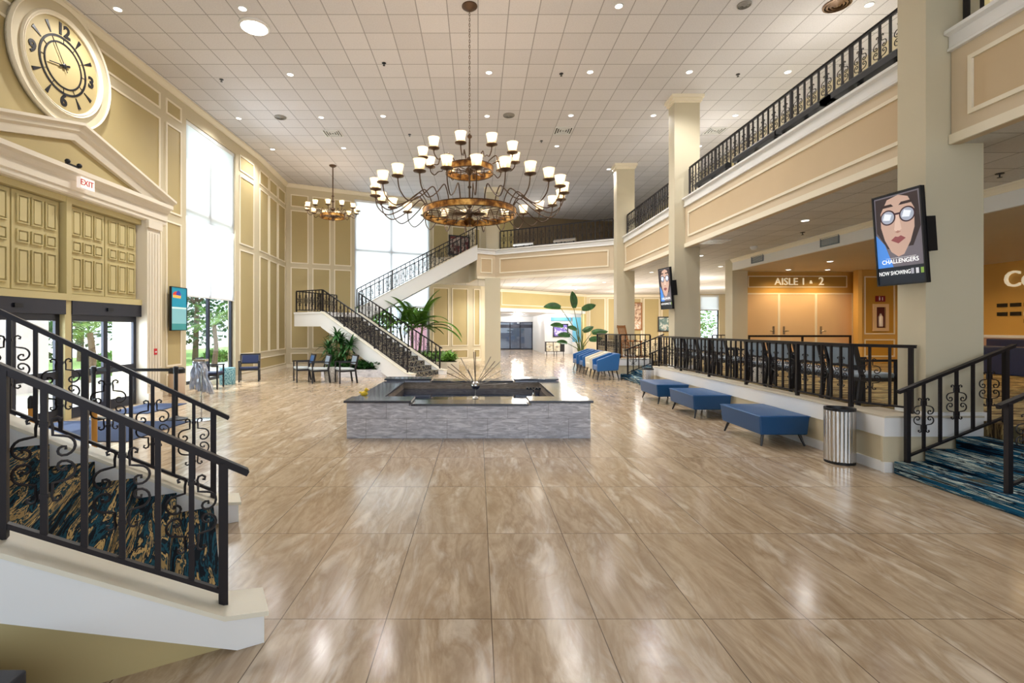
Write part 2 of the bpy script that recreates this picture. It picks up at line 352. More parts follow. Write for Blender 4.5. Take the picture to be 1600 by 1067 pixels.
# crown mouldings and baseboards
def crown(name, A, B, z=ZC, s=1.0):
    M, L = frame(A, B); m = MB(); m.M = M; prof = [(0, -.26), (-.04, -.26), (-.05, -.2), (-.13, -.08), (-.16, -.07), (-.16, 0), (0, 0)]
    m.extr([(0, v*s, z+h*s) for v, h in prof], (L, 0, 0)); o = m.build(name, MOULD); o['kind'] = 'structure'; return o
for i, (a, b) in enumerate([(LA, LB), (DA, DB), (BA, (BA[0]+.895*ub(553), BA[1]+.446*ub(553))), ((BA[0]+.895*ub(553), BA[1]+.446*ub(553)), BB)]): crown('trim_%d' % (i+2), a, b, s=.62)
crown('trim_6', GA, GB, 3.84, .6); crown('trim_7', FA, (14.0, 31.3), 3.84, .6)
def baseb(name, A, B, u0=0, u1=None, h=.14):
    o = run_box(A, B, -.03, 0, 0, h, u0=u0, u1=u1).build(name, MOULD); o['kind'] = 'structure'
baseb('baseboard_left', LA, LB, uy(11.6), uy(17.8)); baseb('baseboard_left_far', DA, DB); baseb('baseboard_back_left', BA, BB)

# windows
def window(n, A, B, u0, u1, z0, z1, us, zs, shade=None, fr=None, fw=.06, seams=()):
    M, L = frame(A, B); m = MB(); m.M = M; fr = fr or DOORF
    m.box(u0, u1, .1, .18, z0, z0+fw); m.box(u0, u1, .1, .18, z1-fw, z1)
    for u in [u0+fw/2, u1-fw/2]+list(us): m.box(u-fw/2, u+fw/2, .1, .18, z0+fw, z1-fw)
    for z in zs: m.box(u0+fw, u1-fw, .1, .18, z-fw/2, z+fw/2)
    o = m.build('window_%d' % n, fr); o['kind'] = 'structure'
    g = MB(); g.M = M; g.box(u0+.02, u1-.02, .135, .145, z0+.02, z1-.02); g.build('glass_pane', GLASS, o)
    if shade:
        s = MB(); s.M = M; s.box(u0+.01, u1-.01, .045, .05, shade[0], shade[1]); q = s.build('roller_shade', SHADE)
        b = MB(); b.M = M; b.box(u0+.01, u1-.01, .035, .06, shade[0]-.03, shade[0]); b.build('hem_bar', WHITE, q)
        h = MB(); h.M = M; h.box(u0+.01, u1-.01, .03, .1, shade[1]-.1, shade[1]); h.build('roller_housing', WHITE, q)
        return o, q
    return o, None
GREYF = mat('grey_window_frame', (150, 150, 160), .4, .2)
_, q = window(1, LA, LB, uy(13.42), uy(16.15), .12, 7.4, [uy(14.75)], [2.62, 5.0], (2.6, 7.39), DOORF, .09)
tag(q, 'tall white roller shade over the left wall window', 'window shade')
_, q = window(2, BA, BB, ub(554), ub(672), .5, 7.6, [ub(612)], [2.72, 5.28], (2.7, 7.59), GREYF, .1)
tag(q, 'wide white roller shade over the rear window behind the stairs', 'window shade')
_, q = window(3, FA, FB, 7.25, 8.45, .95, 3.8, [], [2.85], (2.88, 3.79), DOORF, .06)
tag(q, 'small white shade in far window beyond raised seating', 'window shade')

# upper floor slab, fascia, pillars
Xf = 5.55
slab = [(Xf+.05, -6.5), (Xf+.05, 19.25), (5.35, 19.32), (.8, 21.93), (-.02, 21.45), (-.38, 23.35), (-2.3, 24.1), (.1, 25.3), (1.2, 26.75), (6.9, 31.25), (16.9, 31.25), (16.9, -6.5)]
struct('ceiling_lower', MB().prism(slab, 3.86, 5.1), CEIL2, 'low tiled ceiling under the balcony', 'ceiling')
def fascia(name, A, B, label, rects=True, ends=.22):
    M, L = frame(A, B)
    o = wall_run(name, A, B, 3.84, 4.94, .1, FASC, label=label, cat='balcony front')
    if rects: panels(o, A, B, [(ends, L-ends, 4.1, 4.76)], FASCP, .05, .03)
    m = MB(); m.M = M
    m.extr([(0, v, z) for v, z in ((.14, 4.92), (-.05, 4.92), (-.05, 4.95), (-.03, 4.97), (-.03, 5.1), (-.09, 5.12), (-.09, 5.16), (.3, 5.16), (.3, 5.05), (.14, 5.05))], (L, 0, 0))
    m.build('cap', WHITE, o)
    m2 = MB(); m2.M = M; m2.box(0, L, -.03, 0, 3.84, 3.95); m2.build('lower_band', MOULD, o); return o
fascia('trim_11', (Xf, 5.78), (Xf, -6.5), 'nearest cream balcony front, running past the big pillar')
fascia('trim_12', (Xf, 13.2), (Xf, 6.18), 'long cream balcony front between the two right pillars')
fascia('trim_13', (Xf, 18.7), (Xf, 13.6), 'short cream balcony front left of the second pillar')
fascia('trim_14', (.76, 21.8), (5.3, 19.15), 'far angled cream balcony front crossing the back')
fascia('trim_15', (-.05, 21.38), (.76, 21.8), 'small balcony front panel where the stair meets it', ends=.16)
PX0, PX1 = 5.26, 5.94
for i_, (a_, b_) in enumerate((((-2.3, 24.1), (-.38, 23.35)), ((-.38, 23.35), (-.02, 21.45)))):
    run_box(a_, b_, -.06, 0, 3.84, 5.12).build('trim_%d' % (16+i_), FASC)['kind'] = 'structure'
def pillar(name, x0, x1, y0, y1, z0, label):
    o = struct(name, MB().box(x0, x1, y0, y1, z0, ZC), PILL, label, 'pillar')
    m = MB()
    for d, a, b in ((.02, .20, .16), (.05, .16, .08), (.09, .08, 0)): m.box(x0-d, x1+d, y0-d, y1+d, ZC-a, ZC-b)
    m.build('capital', MOULD, o); m = MB(); m.box(x0-.02, x1+.02, y0-.02, y1+.02, z0, z0+.12); m.build('plinth', WHITE, o)
pillar('pillar', PX0, PX1, 5.79, 6.18, .58, 'large square pillar at right carrying the nearer screen')
pillar('pillar', PX0, PX1, 13.2, 13.6, .58, 'square pillar carrying the smaller screen')
pillar('pillar', PX0, PX1, 18.7, 19.1, .58, 'third square pillar at the bend of the balcony')
pillar('pillar', .36, .93, 21.86, 22.4, 0, 'square pillar beside the top of the grand stair')
bpy.data.objects['pillar.003'].location = (0, 0, 0)
m = MB().box(.30, .95, 21.05, 21.75, 0, 3.84); struct('pillar', m, PILL, 'lower pillar standing under the balcony corner', 'pillar')
# upper floor rooms
wu = wall_run('wall_upper', (8.9, 31.2), (8.9, -6.5), 5.1, ZC, .2, WALL, label='wall behind the upper balcony walkway', cat='wall')
panels(wu, (8.9, 31.2), (8.9, -6.5), [(1+i*2.0, 2.7+i*2.0, 5.4, 7.6) for i in range(18)], KHAKI)
BRN_DIM = plaster('dimmed_brown_wall', (120, 102, 78))  # dimness of the upper floor is put into this brown
wall_run('wall_upper_back', (1.0, 27.2), (8.9, 29.0), 5.1, ZC, .2, BRN_DIM, label='back wall of the upper floor, brown darkened for dim light', cat='wall')

# raised platform, curbs and wide side stairs
plat = [(4.8, 5.8), (5.9, 5.8), (5.9, -6.5), (16.9, -6.5), (16.9, 20.3), (4.8, 20.3), (4.8, 16.8), (5.9, 16.8), (5.9, 13.4), (4.8, 13.4)]
struct('floor_platform', MB().prism(plat, .001, .6), CARPB, 'raised seating platform floor with streaked brown carpet', 'floor')
CURBT = mat('beige_curb_tile', (206, 196, 176), .4)
def curb(name, A, B, label, u0=0, u1=None, dz=0):
    M, L = frame(A, B); u1 = L if u1 is None else u1
    o = run_box(A, B, -.03, .0, .12, .42, u0=u0, u1=u1); ob = struct(name, o, WALL, label, 'curb')
    run_box(A, B, -.05, .24, .42, .64, u0=u0, u1=u1).build('upper_band', WHITE, ob)
    run_box(A, B, -.06, .25, .64, .66+dz, u0=u0, u1=u1).build('cap_tile', CURBT, ob)
    run_box(A, B, -.05, .0, .0, .12, u0=u0, u1=u1).build('base_band', WHITE, ob)
curb('trim_21', (4.8, 13.4), (4.8, 5.8), 'low curb wall behind the blue benches')
curb('trim_22', (4.74, 5.8), (5.9, 5.8), 'short curb return beside the wide stairs', dz=.0015)
struct('trim_25', MB().box(5.06, 5.255, 6.06, 6.45, .6, .6585), CURBT)
curb('trim_23', (4.8, 20.3), (4.8, 16.8), 'far low curb wall beyond the second steps')
curb('trim_24', (4.74, 16.8), (5.9, 16.8), 'short curb face beside the second steps', dz=.0015)
def side_steps(name, label, y0, y1, mt):
    t = thing(name, label, 'stairs', (4.82, y0, 0))
    for i, (xa, xb) in enumerate(((0, .36), (.36, .72), (.72, 1.08))):
        z = .145*(i+1)
        a = MB().box(xa, 1.08, 0, y1-y0, z-.145+.001, z); o = a.build('step', mt, t); bevel(o, .015)
TR = CARP2
side_steps('side_stairs', 'wide blue-streaked carpeted steps at right in front of the big pillar', -2.0, 5.72, TR)
side_steps('side_stairs', 'second set of low carpeted steps beyond the benches', 13.5, 16.7, TR)

# theatre front: soffit, door wall, alcove
struct('ceiling_alcove', MB().box(8.07, 16.9, -6.4, 15.95, 3.5, 3.86), plaster('soffit_paint', (214, 204, 188)), 'lowered soffit ceiling over the theatre doors', 'ceiling')
o = MB().box(8.0, 8.07, -6.4, 15.5, 3.5, 3.86).build('trim_31', WHITE); o['kind'] = 'structure'
crown('trim_32', (8.0, 15.5), (8.0, -6.4), 3.86, .45)
struct('pillar', MB().box(8.0, 8.48, 15.5, 15.95, .6, 3.86), PILL, 'cream corner pier left of the theatre doors', 'pillar')
TA, TB = (8.48, 15.9), (12.12, 15.9)
wt = wall_run('wall_theatre', TA, TB, .6, 3.5, .2, ORANGE, label='amber wall around the theatre doors', cat='wall')
panels(wt, TA, TB, [(.22, 3.42, 3.0, 3.38)], mat('gold_sign_panel', (176, 140, 70), .4), .03, .02)
wall_run('wall_theatre_return', (12.12, 15.9), (11.8, 15.3), .6, 3.5, .1, ORANGE)
UA, UB = (11.8, 15.3), (14.5, 15.3)
wv = wall_run('wall_theatre_right', UA, UB, .6, 3.5, .2, ORANGE, label='amber wall with framed panel right of theatre doors', cat='wall')
panels(wv, UA, UB, [(.18, 1.13, 1.5, 3.3), (.18, 1.13, .8, 1.35), (1.4, 2.5, 1.5, 3.3)], mat('deep_ochre_paint', (200, 152, 60), .5), .04, .02)
WA, WB = (14.5, 15.3), (14.5, -6.4)
wx = wall_run('wall_concession', WA, WB, .6, 3.5, .2, ORANGE, label='amber wall at far right with raised lettering', cat='wall')
run_box(WA, WB, -.05, 0, 1.42, 1.5).build('trim_33', WHITE)['kind'] = 'structure'
run_box(WA, WB, -.02, 0, .6, 1.42).build('trim_34', plaster('dusty_pink_wainscot', (206, 170, 150)))['kind'] = 'structure'
wall_run('wall_theatre_side', (8.35, 15.96), (16.9, 31.2), 0, 3.86, .2, WALL)

# hallway beyond the back opening
struct('ceiling_hallway', MB().prism([(1.0, 27.0), (6.9, 31.6), (6.9, 40), (1.0, 40)], 2.62, 2.72), WHITE)
struct('wall_hallway_left', MB().box(.8, 1.0, 27, 40, 0, 2.7), WHITE)
struct('wall_hallway_right', MB().box(6.9, 7.1, 31.6, 40, 0, 2.7), WALL)
struct('wall_hallway_end', MB().box(4.5, 6.9, 32.6, 32.8, 0, 2.7), WHITE)
struct('wall_hallway_pier', MB().box(4.35, 4.75, 32.2, 40, 0, 2.7), WHITE)
struct('wall_hallway_back', MB().box(1.0, 1.7, 39.3, 39.5, 0, 2.7).box(1.7, 4.4, 39.3, 39.5, 2.2, 2.7), WHITE)

# ------------------------------------------------------------------ railings
def arc(cx, cz, r, a0, a1, n=8):
    return [(cx+r*math.cos(math.radians(a0+(a1-a0)*i/n)), 0, cz+r*math.sin(math.radians(a0+(a1-a0)*i/n))) for i in range(n+1)]
def scroll_mesh(n=5, seg=7, r=.0065):
    m = MB()
    for sx in (1, -1):
        for sz in (1, -1):
            up = arc(.050, .178, .014, -60, -200, 4)+arc(.040, .178, .026, 150, 0, seg)[0:0]
            p = arc(.058, .172, .012, -40, 180, 4)+arc(.042, .172, .028, 180, 360, seg)[0:0]
            # top curl, step down and out, then the large inner curl
            p = arc(.050, .176, .013, 300, 120, 4)+arc(.046, .172, .026, 90, -90, seg)[::1]
            p = [(.050, 0, .176), (.060, 0, .172), (.062, 0, .186), (.048, 0, .196), (.032, 0, .190), (.026, 0, .172), (.030, 0, .150), (.030, 0, .112), (.062, 0, .106)]
            p += arc(.066, .058, .047, 85, -70, seg)+arc(.070, .034, .022, -110, -290, 5)+[(.078, 0, .040)]
            p = [(sx*x, y, sz*z) for x, y, z in p]; m.tube(p, r, n)
    m.box(-.017, .017, -.017, .017, .155, .175); m.box(-.017, .017, -.017, .017, -.175, -.155)
    return m
SCR = scroll_mesh().mesh('scroll_ornament', IRON, True)
SCRL = scroll_mesh(3, 4, .009).mesh('scroll_ornament_light', IRON)
def sqm(w_, h): return MB().box(-w_/2, w_/2, -w_/2, w_/2, 0, h)
_bal = {}
def balm(w_, h):
    k = (w_, round(h, 3))
    if k not in _bal: _bal[k] = sqm(w_, h).mesh('baluster', IRON)
    return _bal[k]
def rail(label, P0, P1, group=None, n=None, over=(.0, .0), light=False, end_posts=(True, True), h=.80, name='iron_railing', orn=True, step=.178, pe=8, brail=True):
    P0 = Vector(P0); P1 = Vector(P1); d = P1-P0; L2 = Vector((d.x, d.y, 0)).length; ang = math.atan2(d.y, d.x); sl = d.z/L2
    t = thing(name, label, 'railing', P0, ang, group)
    n = n or max(1, round(L2/step)); st = L2/n
    z = lambda x: sl*x
    hm = MB(); a, b = -over[0], L2+over[1]
    hm.bar((a, 0, z(a)+h), (b, 0, z(b)+h), .034, .028); hm.bar((a, 0, z(a)+h+.018), (b, 0, z(b)+h+.018), .056, .014)
    hm.build('handrail', IRON, t)
    if brail: MB().bar((0, 0, z(0)+.07), (L2, 0, z(L2)+.07), .034, .022).build('bottom_rail', IRON, t)
    bw = .026
    for i in range(n+1):
        x = i*st
        if i % pe == 0 or i == n:
            if (i == 0 and not end_posts[0]) or (i == n and not end_posts[1]): continue
            if n-i < 3 and i != n: pass
            link('post', balm(.045, h-.01+abs(sl)*.02), t, (x, 0, z(x)))
        else:
            link('baluster', balm(bw, h-.08), t, (x, 0, z(x)+.07))
            if orn and (i % pe) % 2 == 1:
                link('scroll_ornament', SCRL if light else SCR, t, (x, 0, z(x)+.07+(h-.08)*.52))
    return t

# ------------------------------------------------------------------ stairs
def stairs(t, run, rise, wd, n, z0, mt, str_depth, sl, bot=None, x_in=0, ext0=.25, ext1=0, cw=.12, under=None, steps_from=0, flat0=True, stmat=None, stepthick=None):
    tread = run/n; rz = rise/n
    saw = [(0, 0)]
    for i in range(n): saw += [(i*tread, (i+1)*rz), ((i+1)*tread, (i+1)*rz)]
    top_end = saw[-1]
    poly = saw+[(top_end[0], top_end[1]-.3), (.35, max(0, 0))]
    if poly[-1][1] > poly[-2][1]: pass
    m = MB(); m.extr([(x, cw, z0+z) for x, z in poly], (0, wd-2*cw, 0)); o = m.build('carpeted_steps', mt, t)
    for y in (-cw, wd-cw):
        pr = []
        pr.append((-ext0, z0+(.15 if flat0 else .1))); pr.append((0, z0+.18))
        pr.append((run+ext1, z0+.18+sl*(run+ext1)))
        zb = lambda x: z0+.18+sl*x-str_depth
        pr.append((run+ext1, zb(run+ext1)))
        xz = (str_depth-.18)/sl
        if bot: pr = pr[:-1]+[(run+ext1, bot[1]*(run-bot[0])), (bot[0], .002), (-ext0, .002)]
        elif z0 == 0 and xz > -ext0: pr += [(xz, 0.002), (-ext0, 0.002)]
        else: pr.append((-ext0, zb(-ext0)))
        m = MB(); m.extr([(x, y, z) for x, z in pr], (0, 2*cw, 0)); q = m.build('stringer', stmat or WHITE, t)
        # slim cap along the top of the stringer
        c = MB(); c.extr([(-ext0-.02, y-.02, pr[0][1]), (0, y-.02, pr[1][1]), (run+ext1, y-.02, pr[2][1]), (run+ext1, y-.02, pr[2][1]+.025), (0, y-.02, pr[1][1]+.025), (-ext0-.02, y-.02, pr[0][1]+.025)], (0, 2*cw+.04, 0)); c.build('stringer_cap', CAPM, q)
CAPM = mat('ivory_stringer_cap', (232, 226, 208), .35)

# near staircase at the left
NS = thing('near_staircase', 'carpeted staircase with white side walls in the left foreground', 'stairs', (-2.31, 4.3, 0), math.atan2(-.495, -.869))
stairs(NS, 3.5, 2.14, 1.9, 13, 0, CARP, .28, .61, bot=(-.06, .45), ext0=.19)
for y in (1.86,): MB().extr([(-.02, y, .0), (3.5, y, 0), (3.5, y, 2.02), (-.02, y, .0)][:3], (0, .1, 0)).build('side_wall', PANEL, NS)
sd = Vector((-.869, -.495, .61))
Pn = Vector((-1.37, 2.65, .20)); Pf = Vector((-2.31, 4.3, .20))
rail('front railing of the near staircase, closest to the viewer', Pn, Pn+sd*3.1, 'railings of the near staircase', over=(.12, 0), h=.76, step=.148, pe=6)
rail('rear railing of the near staircase, beside the entrance doors', Pf, Pf+sd*3.1, 'railings of the near staircase', over=(.12, 0), h=.76, step=.148, pe=6)
o = MB().box(-2.9, -1.70, 1.2, 1.86, 0, .40).build('slate_ledge', mat('dark_slate', (52, 54, 62), .6)); bevel(o, .01); tag(o, 'dark slate-topped ledge at the bottom left corner', 'ledge')

# grand stair
GS = thing('grand_staircase', 'white two-flight grand staircase rising left then right to the balcony', 'stairs', (-1.41, 18.15, 0), math.atan2(.5, -.87))
stairs(GS, 4.0, 2.13, 1.9, 13, 0, CARPG, .57, .53, cw=.1)
m = MB(); ld = [(-5.84, 18.5), (-7.2, 19.3), (-6.2, 21.75), (-5.38, 22.2), (-5.0, 20.35), (-4.89, 20.15)]
inv = Matrix.Translation((-1.41, 18.15, 0)) @ Matrix.Rotation(math.atan2(.5, -.87), 4, 'Z'); inv.invert()
m.M = inv; m.prism(ld, 1.76, 2.3); m.build('landing', WHITE, GS)
m = MB(); m.M = inv; cx = sum(p[0] for p in ld)/6; cy_ = sum(p[1] for p in ld)/6
m.prism([(cx+(x-cx)*1.012, cy_+(y-cy_)*1.012) for x, y in ld], 2.24, 2.31); m.build('landing_edge', WHITE, GS)
US = thing('upper_flight', 'upper flight of the grand staircase meeting the balcony', 'stairs', (-5.0, 20.35, 2.3), math.atan2(1.03, 4.95))
stairs(US, 5.06, 2.85, 1.9, 17, 0.001, CARPG, .62, .553, ext0=.0, cw=.1)
for ch in list(US.children):
    pass
gd = Vector((-.866, .5, .53)); g0 = Vector((-2.36, 16.5, .20)); g1 = Vector((-1.41, 18.15, .20))
rail('front railing of the lower flight of the grand stair', g0, g0+gd*4.0, 'grand stair railings', over=(.1, 0), light=True)
rail('rear railing of the lower flight of the grand stair', g1, g1+gd*4.0, 'grand stair railings', over=(.1, 0), light=True)
LZ = 2.33
rail('railing along the front edge of the stair landing', (-5.86, 18.55, LZ), (-7.12, 19.32, LZ), 'grand stair railings', light=True)
rail('railing along the left end of the stair landing', (-7.12, 19.32, LZ), (-6.2, 21.62, LZ), 'grand stair railings', light=True)
u0 = Vector((-5.0, 20.35, 2.50)); ud = Vector((.979, .204, .553)); u1 = Vector((-5.38, 22.18, 2.50))
rail('front railing of the upper flight climbing to the balcony', u0, u0+ud*5.05, 'grand stair railings', light=True)
rail('rear railing of the upper flight against the tall window', u1, u1+ud*5.05, 'grand stair railings', light=True)

# platform and balcony railings
rail('long dark railing on the curb behind the blue benches', (4.88, 13.3, .66), (4.88, 6.45, .66), 'raised platform railings')
rail('short end railing on the curb near the big pillar', (4.88, 6.45, .66), (5.2, 5.92, .66), 'raised platform railings', over=(0, .05), n=3)
rail('sloping handrail on the wide side stairs next to the pillar', (4.93, 5.66, .145), (6.06, 5.66, .60), 'side stair railings', over=(.1, .1), n=6, h=.84)
rail('sloping handrail in the middle of the wide side stairs at right edge', (4.95, 4.6, .145), (6.06, 4.6, .60), 'side stair railings', over=(.1, .1), n=6, h=.84)
rail('far railing on the low curb beyond the second steps', (4.88, 20.2, .66), (4.88, 16.9, .66), 'raised platform railings', light=True)
rail('railing facing the lobby beside the second steps', (4.88, 16.9, .66), (5.9, 16.9, .66), 'raised platform railings', light=True)
rail('sloping handrail on the far side of the second steps', (4.95, 16.3, .145), (6.05, 16.3, .60), 'second step railings', over=(.1, .1), n=6, light=True, h=.84)
rail('sloping handrail on the near side of the second steps', (4.95, 14.0, .145), (6.05, 14.0, .60), 'second step railings', over=(.1, .1), n=6, light=True, h=.84)
rail('distant railing on the platform below the far window', (9.6, 20.2, .60), (13.2, 20.2, .60), 'raised platform railings', light=True, orn=False)
rail('balcony railing over the theatre side, between the two right pillars', (Xf+.1, 13.15, 5.16), (Xf+.1, 6.22, 5.16), 'balcony railings')
rail('balcony railing between the second and third pillars', (Xf+.1, 18.65, 5.16), (Xf+.1, 13.65, 5.16), 'balcony railings', light=True)
rail('balcony railing at top right corner past the big pillar', (Xf+.1, 5.7, 5.16), (Xf+.1, .6, 5.16), 'balcony railings')
rail('balcony railing across the back between two pillars', (.98, 21.78, 5.16), (5.28, 19.26, 5.16), 'balcony railings', light=True)
# black wall-washer bars on the balcony edge
def washer(loc, rz, L, label, mt=BLACKM):
    t = thing('light_bar', label, 'light fixture', loc, rz, 'light bars along the balcony edge')
    MB().extr([(0, -.09, .06), (0, .05, .06), (0, .05, .15), (0, -.04, .19), (0, -.09, .14)], (L, 0, 0)).build('housing', mt, t)
    for x in (.1, L/2, L-.1): MB().box(x-.02, x+.02, -.03, .03, 0.0, .07).build('bracket', BLACKM, t)
for i, (y0, L) in enumerate(((12.4, 1.55), (10.55, 1.5), (9.0, 1.4), (7.85, 1.45))):
    washer((Xf-.02, y0, 5.165), -PI/2, L, ['long black light bar at the foot of the balcony railing, farthest of four', 'black light bar on the balcony edge, second farthest', 'black light bar on the balcony edge, second nearest', 'black light bar on the balcony edge, nearest the big pillar'][i])
washer((1.55, 21.36, 5.165), -.528, .95, 'pale light bar on the far balcony edge, left one', CHROME)
washer((3.15, 20.43, 5.165), -.528, .95, 'pale light bar on the far balcony edge, right one', CHROME)

# ------------------------------------------------------------------ entrance
XD = -7.58; XP = -7.42
sf = struct('trim_41', MB().box(-7.95, XP, 11.05, 11.5, .0, 4.12).box(-7.95, XP, 6.7, 7.12, 0, 4.12), WHITE if 0 else mat('ivory_surround_paint', (234, 224, 206), .4), 'white columned surround around the entrance doors', 'door surround')
IV = sf.data.materials[0]
fl = MB()
for y0 in (11.05, 6.7):
    for k in range(4): fl.box(XP, XP+.02, y0+.06+k*.095, y0+.105+k*.095, .35, 3.85)
    fl.box(XP-.01, XP+.05, y0-.02, y0+.47, 0, .22); fl.box(XP-.01, XP+.05, y0-.02, y0+.47, 3.95, 4.12)
fl.build('fluting', IV, sf)
m = MB()
prof = [(-7.95, 4.11), (XP-.02, 4.11), (XP, 4.14), (XP, 4.2), (XP+.03, 4.22), (XP+.03, 4.38), (XP+.06, 4.4), (XP+.1, 4.47), (XP+.17, 4.5), (XP+.17, 4.58), (-7.95, 4.58)]
m.extr([(x, 6.45, z) for x, z in prof], (0, 5.28, 0)); m.build('entablature', IV, sf)
ya, yt = 9.09, 11.85
for s in (1, -1):
    m = MB(); yE = ya+s*(yt-ya); sl_ = (5.17-4.40)/(yt-ya)
    def sec(y, zb): return [(x, y, zb+h) for x, h in ((-7.95, 0), (XP-.02, 0), (XP+.0, .06), (XP+.02, .13), (XP+.08, .17), (XP+.1, .23), (XP+.18, .27), (XP+.18, .32), (-7.95, .32))]
    a = sec(ya, 5.15); b = sec(yE, 4.40); n = len(a)
    m.add(a+b, [tuple(range(n)), tuple(range(2*n-1, n-1, -1))]+[(i, n+i, n+(i+1) % n, (i+1) % n) for i in range(n)])
    m.build('raking_cornice', IV, sf)
MB().extr([(-7.95, 6.6, 4.57), (-7.95, 11.6, 4.57), (-7.95, ya, 5.2)], (.43, 0, 0)).build('tympanum', PANEL, sf)
# transom of khaki raised panels
tr = struct('wall_transom', MB().box(-7.95, XD-.1, 7.1, 11.07, 2.2, 4.12), KHAKI, 'khaki wood panelling above the entrance doors', 'wall')
m = MB(); m.box(XD-.1, XD+.05, 7.1, 11.07, 2.2, 2.32); m.box(XD-.1, XD+.04, 9.03, 9.15, 2.32, 4.12); m.box(XD-.1, XD+.03, 7.1, 11.07, 4.0, 4.12); m.build('rail_trim', KHAKI, tr)
for yb in (7.12, 9.15):
    for lf in range(2):
        y0 = yb+.03+lf*.93; st = MB(); rp = MB()
        st.box(XD-.1, XD-.07, y0, y0+.9, 2.34, 3.98)
        for c in range(3):
            for za, zb in ((2.44, 3.02), (3.12, 3.34), (3.44, 3.92)):
                ya_ = y0+.07+c*.27
                rp.box(XD-.07, XD-.035, ya_, ya_+.22, za, za+.02).box(XD-.07, XD-.035, ya_, ya_+.22, zb-.02, zb).box(XD-.07, XD-.035, ya_, ya_+.02, za+.02, zb-.02).box(XD-.07, XD-.035, ya_+.2, ya_+.22, za+.02, zb-.02); rp.box(XD-.07, XD-.04, ya_+.045, ya_+.175, za+.045, zb-.045)
        q = st.build('shutter_leaf', KHAKI, tr); r_ = rp.build('raised_panels', KHAKI, q)
m = MB().box(XD-.12, XD+.02, 9.02, 9.16, 0, 2.2); m.build('center_post', KHAKI, tr)
for di, yb in enumerate((7.14, 9.16)):
    t = MB().box(XD-.12, XD+.04, yb, yb+1.88, 1.94, 2.2).build('door_%d' % (di+1), DOORF); t['kind'] = 'structure'
    for lf in range(2):
        y0 = yb+lf*.94; x0 = XD-.08-(.05 if lf else 0); m = MB()
        m.box(x0, x0+.05, y0, y0+.09, 0, 1.94); m.box(x0, x0+.05, y0+.85, y0+.94, 0, 1.94); m.box(x0, x0+.05, y0+.09, y0+.85, 1.82, 1.94); m.box(x0, x0+.05, y0+.09, y0+.85, .76, .9); m.box(x0, x0+.05, y0+.09, y0+.85, 0, .2)
        q = m.build('door_leaf', DOORF, t); MB().box(x0+.02, x0+.028, y0+.08, y0+.86, .2, 1.84).build('glass_pane', GLASS, q)
    MB().box(XD+.04, XD+.07, yb+.85, yb+1.0, 2.03, 2.1).build('motion_sensor', BLACKM, t)

def meshed(o, M=None):
    dg = bpy.context.evaluated_depsgraph_get(); me = bpy.data.meshes.new_from_object(o.evaluated_get(dg)); q = bpy.data.objects.new(o.name, me); C.objects.link(q); q.parent = o.parent
    nm = o.name; bpy.data.objects.remove(o); q.name = nm
    if M is not None: q.matrix_basis = M
    return q
def text(name, body, loc, right, up, size, mt, parent=None, ext=.01, align='CENTER', sx=1.0, off=0):
    c = bpy.data.curves.new(name, 'FONT'); c.body = body; c.size = size; c.extrude = ext; c.align_x = align; c.offset = off; c.align_y = 'CENTER'; c.materials.append(mt); c.resolution_u = 3
    r = Vector(right).normalized(); u = Vector(up).normalized(); n = r.cross(u)
    o = bpy.data.objects.new(name, c); C.objects.link(o)
    M = Matrix(((r.x*sx, u.x, n.x, loc[0]), (r.y*sx, u.y, n.y, loc[1]), (r.z*sx, u.z, n.z, loc[2]), (0, 0, 0, 1)))
    if parent is not None: o.parent = parent; M = parent.matrix_basis.inverted() @ M
    return meshed(o, M)
# exit sign
RED = mat('sign_red', (196, 30, 40), .4); ex = thing('exit_sign', 'small white EXIT sign with red letters on the entrance beam', 'sign', (XP+.2, 9.12, 4.28))
MB().box(-.08, .0, -.16, .16, -.03, .17).build('sign_box', mat('sign_white', (245, 235, 228), .4, emit=(255, 240, 230), es=.4), ex)
text('lettering', 'EXIT', (XP+.202, 9.10, 4.35), (0, 1, 0), (0, 0, 1), .15, RED, ex, .004)
em = thing('emergency_light', 'small black twin-head emergency light on top of the entrance beam', 'light', (XP+.06, 8.93, 4.58))
MB().box(-.03, .03, -.12, .12, 0, .07).build('battery_box', BLACKM, em)
for y in (-.13, .13): MB().ball((.03, y, .09), .045, 10).build('lamp_head', BLACKM, em, True)

# clock
ck = thing('wall_clock', 'large round tan wall clock with cream ring on the left wall', 'clock', (XL+.03, 9.39, 6.68), 0)
def ringm(r0, r1, d, seg=64, x0=0, bead=True):
    m = MB(); vs = []; fs = []
    prof = [(r0, 0), (r0, d), (r0+.03, d+.02), (r1-.05, d+.01), (r1-.02, d+.03), (r1, d), (r1, 0)] if bead else [(r0, 0), (r0, d), (r1, d), (r1, 0)]
    n = len(prof)
    for k in range(seg):
        a = 2*PI*k/seg
        vs += [(x0+h, r*math.cos(a), r*math.sin(a)) for r, h in prof]
    for k in range(seg):
        j = (k+1) % seg
        fs += [(k*n+i, k*n+(i+1) % n, j*n+(i+1) % n, j*n+i) for i in range(n)]
    return m.add(vs, fs)
ringm(.9, 1.15, .03).build('outer_ring', WALL, ck, True); ringm(1.11, 1.15, .06, bead=True).build('outer_bead', MOULD, ck, True)
ringm(.84, .93, .06).build('inner_bead', MOULD, ck, True)
m = MB(); m.add([(.02, .88*math.cos(2*PI*k/64), .88*math.sin(2*PI*k/64)) for k in range(64)]+[(0, .88*math.cos(2*PI*k/64), .88*math.sin(2*PI*k/64)) for k in range(64)], [tuple(range(64))]+[(k, (k+1) % 64, 64+(k+1) % 64, 64+k) for k in range(64)]); m.build('dial', PANEL, ck)
